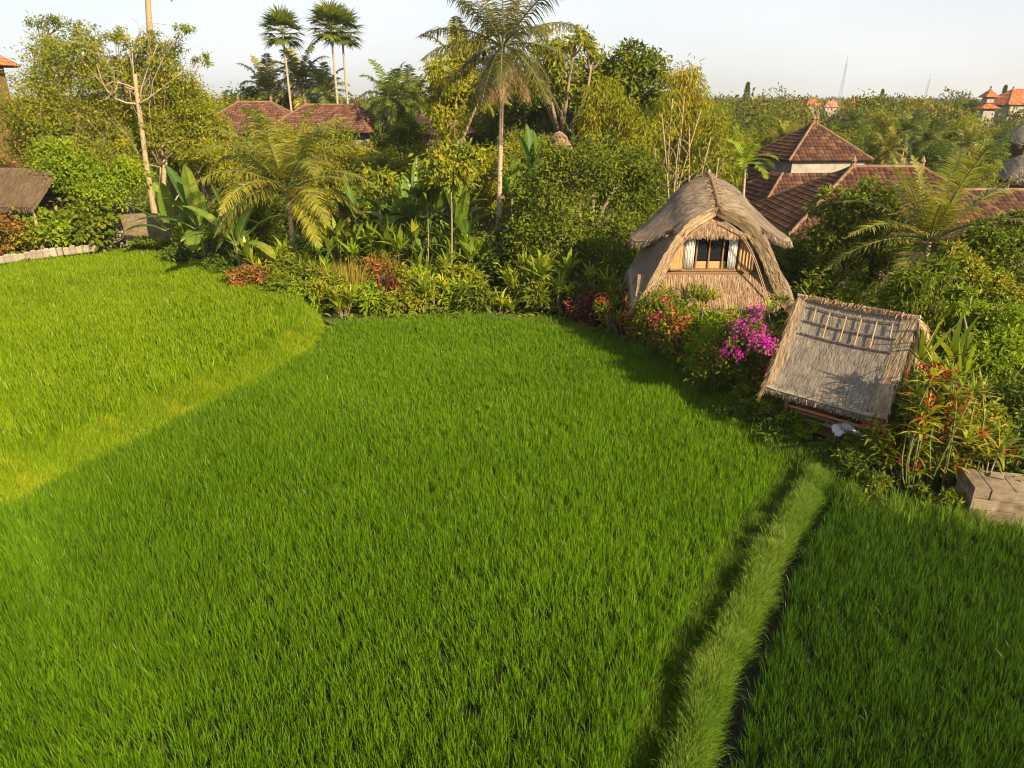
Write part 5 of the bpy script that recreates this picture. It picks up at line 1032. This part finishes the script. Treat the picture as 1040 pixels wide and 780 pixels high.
# --- trees in the middle
tree('leafy_tree', 'big bushy small leaved tree left of the thatched house', gz(A(600, 290, 33)), pxblobs(32.5, [(555, 190, 34), (600, 170, 36), (640, 190, 34), (575, 235, 34), (625, 240, 34), (660, 215, 26), (540, 240, 26), (650, 165, 24), (600, 265, 28), (565, 160, 20)], seed=21), L_GRN, (.17, .5), 30000, .2, seed=251, clump=.20, twigs=8)
tree('leafy_tree', 'dark shrubby tree between the coconut trunk and the bushy tree', gz(A(530, 285, 34)), pxblobs(34, [(525, 240, 24), (540, 215, 22), (520, 265, 22), (545, 265, 20)], seed=22), L_DRK, (.24, .45), 4200, .1, seed=252)
tree('broad_tree', 'broad dark tree with a rounded crown behind the bamboo', gz(A(640, 150, 52)), pxblobs(52, [(610, 75, 24), (640, 65, 26), (660, 72, 20), (600, 95, 24), (630, 100, 26), (665, 95, 22)], seed=23), L_GRN, (.40, .5), 6500, .3, seed=253, clump=.2)
tree('broad_tree', 'tall airy tree with a brownish crown right behind the coconut crown', gz(A(570, 150, 50)), pxblobs(50, [(560, 50, 24), (585, 38, 18), (540, 75, 26), (575, 85, 24), (600, 55, 14)], seed=24), L_YEL, (.36, .4), 4200, .25, seed=254, clump=.24)
tree('broad_tree', 'orange tinted leafy tree left behind the coconut crown', gz(A(460, 160, 46)), pxblobs(46, [(450, 75, 22), (470, 55, 20), (465, 95, 24), (490, 95, 22), (440, 100, 18), (455, 125, 22)], seed=25), L_ORA if False else L_BAM, (.32, .38), 5200, .2, seed=255, droop=.6)
bamboo('bamboo_clump', 'yellow green bamboo plume left of the broad dark tree', gz(A(622, 180, 46)), [A(x, y, 46 + dy) for x, y, dy in ((605, 85, 0), (620, 78, .8), (635, 95, -.5), (645, 110, .3), (598, 105, .5))], L_BAM, 5200, (.36, .2), 1.35, 261)
bamboo('bamboo_clump', 'tallest bamboo plume above the bare stemmed shrub', gz(A(695, 190, 45)), [A(x, y, 45 + dy) for x, y, dy in ((690, 68, 0), (705, 75, .8), (680, 88, -.5), (712, 95, .3), (672, 105, .6), (700, 62, .2))], L_BAM, 6000, (.36, .2), 1.35, 262)
bamboo('bamboo_clump', 'dense bamboo between the two taller plumes', gz(A(660, 190, 44)), [A(x, y, 44 + dy) for x, y, dy in ((655, 118, 0), (670, 130, .5), (640, 140, -.4), (660, 145, .2))], L_BAM, 4200, (.34, .2), 1.3, 263)
bamboo('bamboo_clump', 'feathery yellow clump right of the bare stemmed shrub', gz(A(735, 200, 42)), [A(x, y, 42 + dy) for x, y, dy in ((725, 112, 0), (740, 125, .5), (718, 135, -.4))], L_YEL, 3400, (.30, .25), 1.3, 264)
b = gz(A(688, 215, 33)); t = thing('bare_shrub', 'tall shrub of bare pale upright stems behind the thatched house', 'shrub', b); mt = MB(b); gq = np.random.default_rng(271)
for x, y in ((672, 115), (683, 100), (695, 98), (712, 112), (722, 140), (665, 150), (700, 130), (730, 160), (690, 140)):
    p = limb(mt, b + gq.normal(0, .15, 3) * [1, 1, 0], A(x, y, 33 + gq.normal(0, .4)), .055, .018, gq, .05, 7, 6)
    for _ in range(4): q = p[int(gq.integers(3, 6))]; limb(mt, q, q + np.array([gq.normal(0, .5), gq.normal(0, .4), gq.uniform(.5, 1.3)]), .018, .006, gq, .1, 4, 4)
mt.build('stems', PALEBARK, t, True)
mb = MB(b); crown_mesh(mb, [(A(700, 175, 33), np.array([1.2, .9, 1.0])), (A(680, 130, 33), np.array([.9, .7, .9]))], 500, (.2, .4), g=gq); mb.build('foliage', L_YEL, t)

# --- right: dark tree, creepers and shrubs round the huts
tree('leafy_tree', 'dense leafy tree in front of the long tiled roof', gz(A(870, 290, 26.5)), pxblobs(26.5, [(850, 212, 26), (880, 205, 26), (905, 215, 20), (870, 240, 30), (840, 240, 20), (895, 245, 26), (850, 268, 26), (885, 275, 26)], seed=31), L_GRN, (.18, .5), 14000, .15, seed=281, clump=.2)
tree('leafy_tree', 'bright leafy tree with glossy leaves between the small hut and the sheet fence', gz(A(985, 400, 17.5)), pxblobs(17.5, [(985, 335, 24), (1012, 325, 24), (965, 355, 20), (1000, 362, 26), (1020, 350, 20), (975, 305, 14)], seed=32), L_BRI, (.17, .42), 8000, .09, seed=282, clump=.22, flowers=(B_MAG, 3, .06))
tree('leafy_tree', 'mid green tree with long leaves right above the small hut ridge', gz(A(935, 380, 18.5)), pxblobs(18.8, [(925, 288, 20), (950, 280, 20), (940, 312, 20), (962, 325, 14), (905, 300, 12)], seed=34), L_GRN, (.24, .25), 4200, .08, seed=2821, clump=.25, droop=.6)
tree('leafy_tree', 'pale green creeper covered shrub tree under the yellow coconut palm', gz(A(1000, 350, 19.5)), pxblobs(19.8, [(985, 275, 18), (1008, 290, 18), (970, 258, 12), (1025, 300, 14)], seed=35), L_YEL, (.15, .5), 4200, .08, seed=2822, clump=.25)
tree('leafy_tree', 'shaded shrubby tree in the right corner behind the sheet fence', gz(A(1030, 330, 22)), pxblobs(22, [(1000, 270, 26), (1030, 255, 26), (1045, 290, 24), (1000, 240, 20), (1030, 225, 18), (975, 262, 22)], seed=33), L_GRN, (.2, .45), 6500, .09, seed=283)
shrub('shrub', 'strap leaved green shrub between the thatched house and the small hut', gz(A(838, 320, 21.5)), 2.4, 2.3, L_BRI, (.42, .16), 1500, 284, droop=.5)
shrub('shrub', 'dark shrub under the right wing of the thatched house', gz(A(828, 300, 25)), 2.2, 2.2, L_GRN, (.3, .3), 1500, 285)
shrub('shrub', 'round clipped bush on the edge of the lower pavilion roof', gz(A(795, 222, 38)), 2.2, 3.9, L_GRN, (.2, .5), 2400, 286)
shrub('shrub', 'leafy shrub below the yellow coconut palm', gz(A(918, 300, 22.5)), 3.2, 2.6, L_GRN, (.24, .4), 2600, 287)
shrub('shrub', 'dark shrub right of the small hut gable', gz(A(950, 400, 17.8)), 2.0, 1.9, L_DRK, (.2, .45), 1800, 288)
banana('banana_plant', 'dark broad leaved banana plant under the right creepers', gz(A(1010, 300, 24)), 1.8, 7, 1.7, .45, L_BAN, 289)
# red flowered cordylines at the corner of the right paddy
for px, py, hs, lab, seed, n, L in ((930, 507, 3.3, 'tallest red flowered cordyline clump at the corner of the right paddy', 291, 26, .5), (905, 500, 2.6, 'red flowered cordyline left in the corner clump', 292, 17, .5), (962, 512, 2.9, 'red flowered cordyline right in the corner clump', 293, 20, .48), (985, 505, 1.9, 'yellow leaved cordyline beside the concrete wall', 294, 12, .45)):
    rosettes('cordyline', lab, gz(G(px, py, .0), -.05) + [.15, .35, 0], spread(n, .75, hs * .22, hs * .95, seed), 24, L, .06, L_STRAP if seed != 293 else L_PYEL, seed, None, 1.35, .8, 'plant', GREENSTEM, (B_RED, .40, .13))
rosettes('heliconia', 'upright broad leaved plant at the right gable of the small hut', gz(G(915, 470, .1)) + [.75, .35, 0], spread(9, .5, 1.2, 2.6, 9), 8, 1.2, .13, L_STRAP, 295, None, .8, .5, 'plant', GREENSTEM)
rosettes('bromeliad', 'long drooping yellow leaves hanging over the concrete wall', gz(A(1003, 470, 13.4)), [(0, 0, 1.15), (.25, .1, 1.3)], 11, .85, .085, L_PYEL, 296, None, 1.4, 1.1)
for px, py, h, w_, lm, lab, seed in ((868, 494, 1.0, .9, L_DRK, 'low dark plant just right of the white cloth', 297), (890, 508, .8, .8, L_GRN, 'low green plant at the foot of the left cordyline', 298), (945, 525, .7, .8, L_GRN, 'low variegated plant at the foot of the tallest cordyline', 299), (975, 528, .6, .6, L_YEL, 'small yellowish plant at the left foot of the concrete wall', 300)):
    shrub('shrub', lab, gz(G(px, py, .0), -.05) + [0, .15, 0], w_, h, lm, (.13, .4), 700, seed)
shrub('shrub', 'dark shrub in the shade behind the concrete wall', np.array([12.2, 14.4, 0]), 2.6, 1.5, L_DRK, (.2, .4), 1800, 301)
rosettes('lily_plant', 'yellow green lily under the left eave of the small hut', gz(G(800, 432, .1)) + [.1, .3, 0], spread(6, .4, .4, 1.15, 3), 10, .5, .06, L_STRAP, 302)
rosettes('lily_plant', 'lily with tan leaves right beside the hut railing', gz(G(822, 446, .1)) + [0, .15, 0], spread(5, .3, .3, .9, 4), 10, .45, .05, L_PYEL, 303)

# --- flowering hedge in front of the thatched house
def bl(px, py, z=0, dy=0.0): return gz(G(px, py, .3), .05) + np.array([.25, .45 + dy, 0])
HED = [
 (650, 352, 2.2, 1.8, L_ORA, (.17, .4), B_ORA, 7, 'orange tinted shrub at the left end of the flowering hedge'), (668, 363, 2.7, 1.9, L_GRN, (.17, .35), B_PINK, 14, 'shrub topped with hot pink flowers under the left wall of the thatched house'),
 (690, 378, 2.4, 1.8, L_GRN, (.16, .4), B_ORA, 8, 'green shrub with orange flowers right of the pink flowered one'), (708, 391, 2.5, 1.8, L_BRI, (.20, .28), B_ORA, 4, 'leafy green shrub with few orange flowers below the window'),
 (728, 404, 2.3, 1.7, L_GRN, (.16, .4), B_ORA, 9, 'shrub with a large orange flower cluster below the magenta one'), (748, 418, 2.0, 1.6, L_DRK, (.15, .4), B_ORA, 4, 'dark leafy shrub at the foot of the magenta bougainvillea'),
 (768, 430, 1.4, 1.3, L_GRN, (.14, .5), None, 0, 'round leaved green shrub under the left eave of the small hut')]
for k, (px, py, h, w_, lm, lf, fm, nf, lab) in enumerate(HED):
    shrub('croton_shrub' if lm is L_ORA else 'flowering_shrub', lab, bl(px, py), w_, h, lm, lf, 3400, 310 + k, None, (fm, nf * 2 + 10, .095) if fm else None, nb=5)
b = bl(752, 398, 0, .9); tree('bougainvillea', 'magenta bougainvillea sprawling beside the small hut roof', b, pxblobs(18.2, [(755, 335, 17), (735, 342, 14), (772, 350, 12), (742, 362, 14), (765, 362, 12), (765, 320, 10), (792, 306, 8), (725, 352, 10)], seed=41), L_GRN, (.11, .5), 2600, .035, cat='shrub', seed=320, flowers=(B_MAG, 75, .085), clump=.3, per=24)
for k, (px, py, dy, n, h, L, lm, lab) in enumerate(((655, 350, 1.0, 7, 1.9, .62, L_STRAP, 'strap leaved dracaena at the left corner of the thatched house'), (690, 362, 1.3, 9, 2.2, .6, L_STRAP, 'tall strap leaved dracaena below the left shutter'), (715, 375, 1.5, 9, 2.3, .62, L_STRAP, 'bright strap leaved dracaena below the window sill'), (735, 385, 1.4, 8, 2.2, .55, L_PYEL, 'yellowish dracaena right of the window below the skirt'), (775, 395, 1.8, 7, 2.3, .5, L_STRAP, 'dracaena between the bougainvillea and the hut roof'), (630, 348, .6, 7, 1.6, .6, L_STRAP, 'dracaena left of the thatched house on the paddy edge'))):
    rosettes('dracaena', lab, bl(px, py, 0, dy), spread(n, .65, h * .5, h, 60 + k), 16, L, .06, lm, 330 + k)
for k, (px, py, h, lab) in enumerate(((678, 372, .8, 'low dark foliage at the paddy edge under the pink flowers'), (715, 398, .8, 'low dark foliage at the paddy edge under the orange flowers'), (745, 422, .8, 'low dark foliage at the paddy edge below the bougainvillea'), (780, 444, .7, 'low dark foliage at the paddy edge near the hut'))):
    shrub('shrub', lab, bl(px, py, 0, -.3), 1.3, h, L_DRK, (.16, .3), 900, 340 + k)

# --- hedge along the top of the main paddy
MIX = [
 ('s', 318, 318, .6, 1.3, 1.3, L_BRI, 'light green bushy plant where the raised paddy ends'), ('r', 345, 322, .5, 9, 1.1, L_STRAP, 'spreading lily at the left end of the middle hedge'), ('s', 372, 318, .7, 1.5, 1.3, L_BRI, 'bright leafy bush beside the spreading lily'),
 ('r', 392, 318, .9, 8, 1.3, L_RED, 'dark red cordyline in the middle hedge'), ('s', 415, 318, .8, 1.6, 1.4, L_YEL, 'yellowish bush right of the dark red cordyline'), ('r', 438, 318, .7, 9, 1.3, L_STRAP, 'lily clump below the thin ringed trunk'), ('s', 462, 317, .8, 1.5, 1.4, L_BRI, 'fresh green bush right of the thin ringed trunk'),
 ('s', 487, 317, .7, 1.5, 1.3, L_GRN, 'mid green bush just left of the coconut trunk foot'), ('r', 505, 318, .5, 7, .7, L_STRAP, 'low lily in front of the coconut trunk foot'), ('r', 530, 318, 1.1, 8, 1.5, L_STRAP, 'tall strap leaved plant right of the coconut trunk foot'), ('s', 552, 320, .8, 1.6, 1.4, L_GRN, 'green bush below the dark shrubby tree'),
 ('r', 575, 324, .9, 9, 1.4, L_STRAP, 'strap leaved clump below the bushy tree'), ('s', 598, 330, .8, 1.5, 1.3, L_RED, 'dark red leaved bush left of the thatched house'), ('s', 618, 338, .8, 1.5, 1.4, L_ORA, 'orange leaved bush next to the thatched house corner')]
for k, (ty, px, py, dy, a, h, lm, lab) in enumerate(MIX):
    p = gz(G(px, py, .3), .05) + np.array([0, dy, 0])
    if ty == 's': shrub('shrub' if lm not in (L_RED, L_ORA) else 'croton_shrub', lab, p, a * 1.2, h, lm, (.27, .32), 1900, 350 + k)
    else: rosettes('lily_plant' if lm is L_STRAP else 'cordyline', lab, p, spread(a, .65, h * .3, h * .95, 80 + k), 18, .80, .09, lm, 350 + k)
ROWB = [
 ('g', 352, 268, 29.5, 420, 2.0, .55, L_GRASSY, 'tall clump of yellow reeds above the lily'), ('s', 385, 262, 30.5, 2.0, 1.9, L_ORA, 'pinkish orange croton right of the yellow reeds'), ('s', 330, 285, 29, 1.8, 1.6, L_YEL, 'yellow green bush left of the yellow reeds'), ('s', 300, 275, 30.5, 1.8, 1.5, L_GRN, 'green bush under the arching coconut fronds'),
 ('r', 275, 275, 31, 9, 1.4, 0, L_STRAP, 'broad lily under the young coconut palm'), ('r', 320, 262, 31.5, 8, 1.6, 0, L_STRAP, 'lily left behind the yellow reeds'), ('s', 415, 275, 30, 2.0, 1.6, L_BRI, 'leafy bush right of the pinkish croton'), ('r', 440, 268, 31, 9, 1.7, 0, L_STRAP, 'fern like lily behind the yellowish bush'),
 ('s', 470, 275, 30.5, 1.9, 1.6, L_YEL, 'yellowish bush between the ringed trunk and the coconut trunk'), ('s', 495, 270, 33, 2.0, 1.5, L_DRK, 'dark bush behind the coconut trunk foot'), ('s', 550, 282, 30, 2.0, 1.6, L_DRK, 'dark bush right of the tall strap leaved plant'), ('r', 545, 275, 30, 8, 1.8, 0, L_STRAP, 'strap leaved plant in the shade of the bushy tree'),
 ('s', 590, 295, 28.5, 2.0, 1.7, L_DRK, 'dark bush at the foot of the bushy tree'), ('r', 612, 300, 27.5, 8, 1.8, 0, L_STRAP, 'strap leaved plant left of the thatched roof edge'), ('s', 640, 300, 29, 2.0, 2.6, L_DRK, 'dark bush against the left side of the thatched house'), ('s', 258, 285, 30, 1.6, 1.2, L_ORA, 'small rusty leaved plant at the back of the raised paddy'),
 ('s', 285, 300, 28.6, 1.4, 1.0, L_GRN, 'low green plant at the tip of the raised paddy'), ('s', 225, 272, 32, 1.6, 1.1, L_DRK, 'low dark plant between the two banana plants'), ('s', 185, 262, 34.5, 1.8, 1.2, L_DRK, 'low dark plant in front of the dark banana plant'), ('s', 150, 250, 37, 1.6, 1.2, L_GRN, 'low green plant at the foot of the leaning pale trunk')]
for k, (ty, px, py, Y, a, h, x, *rest) in enumerate(ROWB):
    if ty == 's': lm, lab = x, rest[0]
    else: lm, lab = rest[0], rest[1]
    p = gz(A(px, py, Y), .1 if px > 300 else .5)
    if ty == 's': shrub('shrub' if lm is not L_ORA else 'croton_shrub', lab, p, a * 1.2, h, lm, (.27, .34), 1900, 380 + k)
    elif ty == 'r': rosettes('lily_plant', lab, p, spread(a, .7, h * .4, h, 120 + k), 18, .85, .09, lm, 380 + k)
    else: reeds('reed_clump', lab, p, a, h, x, lm, .03, 380 + k)

BIG = [(200, 250, 35.5, 2.2, L_BRI, 'big leaved stand behind the left banana plants'), (270, 262, 31, 1.7, L_STRAP, 'big leaved stand at the foot of the young coconut'), (312, 250, 32.5, 2.3, L_BAN, 'big leaved stand right of the young coconut stem'), (345, 240, 34, 2.6, L_STRAP, 'tall big leaved stand behind the yellow reeds'),
 (375, 245, 33, 2.3, L_BRI, 'bright big leaved stand behind the pinkish croton'), (408, 245, 33, 2.5, L_STRAP, 'big leaved stand left of the ringed trunk'), (440, 240, 33.5, 2.3, L_BAN, 'deep green big leaved stand at the ringed trunk'), (478, 245, 33, 2.4, L_BRI, 'bright big leaved stand left of the coconut trunk'),
 (530, 262, 31.5, 1.7, L_STRAP, 'big leaved stand right of the coconut trunk'), (565, 285, 28.5, 1.9, L_STRAP, 'big leaved stand in front of the bushy tree'), (240, 240, 36, 2.4, L_STRAP, 'big leaved stand between the left bananas and the young coconut')]
for k, (px, py, Y, h, lm, lab) in enumerate(BIG):
    rosettes('broad_leaf_plant', lab, gz(A(px, py, Y), .1 if px > 300 else .4), spread(8, .9, h * .4, h, 700 + k), 8, 1.15, .24, lm, 720 + k, None, .95, .8, 'plant', GREENSTEM)
for k, (px, py, dy, w_, h, lm, lab) in enumerate(((788, 442, .15, 1.0, .95, L_GRN, 'leafy shrub hiding the left post of the small hut'), (808, 452, .25, .9, .8, L_BRI, 'fresh green shrub in front of the hut railing'), (835, 470, .2, .9, .7, L_DRK, 'dark shrub left of the white cloth'), (856, 482, .25, .8, .85, L_GRN, 'leafy shrub in front of the hut platform corner'))):
    shrub('shrub', lab, gz(G(px, py, .1)) + [.1, dy, 0], w_, h, lm, (.13, .4), 900, 740 + k)
shrub('shrub', 'tall bush hiding the wall between the thatched house and the tiled building', gz(A(815, 290, 28.5)), 2.8, 3.2, L_GRN, (.22, .45), 3600, 750)
shrub('shrub', 'leafy bush below the dense leafy tree on the right', gz(A(862, 300, 24.5)), 2.8, 2.2, L_BRI, (.26, .3), 2400, 751)
shrub('shrub', 'leafy shrub filling the back of the red flowered corner clump', gz(G(925, 480, .0)) + [.2, .5, 0], 2.4, 2.6, L_GRN, (.2, .35), 3600, 760, None, (B_RED, 18, .10))
shrub('shrub', 'yellow green shrub behind the cordyline beside the concrete wall', gz(G(975, 490, .0)) + [.3, .5, 0], 1.9, 2.0, L_YEL, (.16, .4), 2400, 761)
reeds('grass_clump', 'long grass clump where the bund meets the hedge below the small hut', gz(G(836, 482, .0), .02), 420, .55, .55, L_BUND, .013, 770, 1.2)
reeds('grass_clump', 'dark grass clump left of the bund end below the small hut', gz(G(806, 470, .0), .0), 380, .5, .5, L_DITCH, .013, 771, 1.1)
for Yq, lst, fm, num, lab, sd in ((23.1, [(660, 314, 10), (672, 309, 8), (652, 322, 8)], B_PINK, 26, 'hot pink bougainvillea at the left foot of the thatched house wall', 780), (21.9, [(690, 335, 9), (704, 340, 8), (680, 340, 8)], B_ORA, 20, 'orange bougainvillea below the left shutter of the thatched house', 781), (20.7, [(728, 345, 10), (716, 350, 9), (738, 358, 9)], B_ORA, 26, 'orange red bougainvillea left of the magenta one', 782), (25.2, [(612, 312, 8), (625, 318, 9)], B_RED, 10, 'dark red flowering bush left of the hot pink bougainvillea', 783)):
    blb = pxblobs(Yq, lst, seed=sd); tree('bougainvillea', lab, gz(np.mean([b_[0] for b_ in blb], 0)), blb, L_GRN, (.13, .45), 1500, .03, cat='shrub', seed=sd, flowers=(fm, num, .085), clump=.3, per=24)
for k, (x, y, w_, h, lm, lab) in enumerate(((13.2, 15.6, 2.6, 2.4, L_GRN, 'leafy bush beyond the right edge behind the concrete wall'), (14.6, 13.4, 2.4, 1.9, L_BRI, 'fresh green bush beyond the right edge beside the right paddy'), (15.2, 18.8, 3.2, 3.0, L_GRN, 'large leafy bush beyond the right edge behind the sheet fence'), (17.5, 16.0, 3.0, 2.6, L_YEL, 'yellow green bush far beyond the right edge'))):
    shrub('shrub', lab, (x, y, .05), w_, h, lm, (.2, .4), 2600, 790 + k)
# --- low growth over the garden soil
g = np.random.default_rng(500); n = 120000; Yc = 14 + (100 - 14) * g.random(n) ** 1.1; Xc = g.uniform(-1, 1, n) * (Yc * .85 + 6); gpoly = [tuple(p) for p in gp]
m = inside(Xc, Yc, gpoly); m &= ~((np.abs(Xc - HX) < 2.3) & (Yc > HY + .4) & (Yc < HY + 4.5)); m &= ~((np.abs(Xc - 8.4) < 1.6) & (np.abs(Yc - 17.2) < 1.6))
hgt = vnoise(Xc, Yc, 2.0, 77) ** 1.5 * np.clip((Yc - 20) / 10, .25, 1.6); Xc, Yc, hgt = Xc[m], Yc[m], hgt[m]; n = len(Xc)
P = np.c_[Xc, Yc, .1 + hgt * g.random(n) ** .6 * 1.1]; L = (.22 + Yc / 260) * g.uniform(.6, 1.4, n); mb = MB()
leaves(mb, P, g.normal(0, 1, (n, 3)) * [1, 1, .5], Z + g.normal(0, .6, (n, 3)), L, L * .42, np.clip(vnoise(Xc, Yc, 1.2, 9) * .6 + g.random(n) * .4, 0, 1))
tag(mb.build('undergrowth', L_GRN), 'dark low undergrowth covering the garden soil between the plants', 'undergrowth', None, 'stuff')

# --- the humid air of the valley: far things pale a little
hz = MB(); box(hz, (0, 0, 24), (6000, 6000, 50.6)); ho = hz.build('haze', None); ho.data.materials.clear()
hm = bpy.data.materials.new('humid_air'); hm.use_nodes = True; hn = hm.node_tree; hn.nodes.remove(hn.nodes['Principled BSDF'])
hv = hn.nodes.new('ShaderNodeVolumePrincipled'); hv.inputs['Color'].default_value = (.86, .88, .90, 1); hv.inputs['Density'].default_value = .0003; hv.inputs['Anisotropy'].default_value = .3
hn.links.new(hv.outputs[0], hn.nodes['Material Output'].inputs['Volume']); ho.data.materials.append(hm); ho['kind'] = 'stuff'
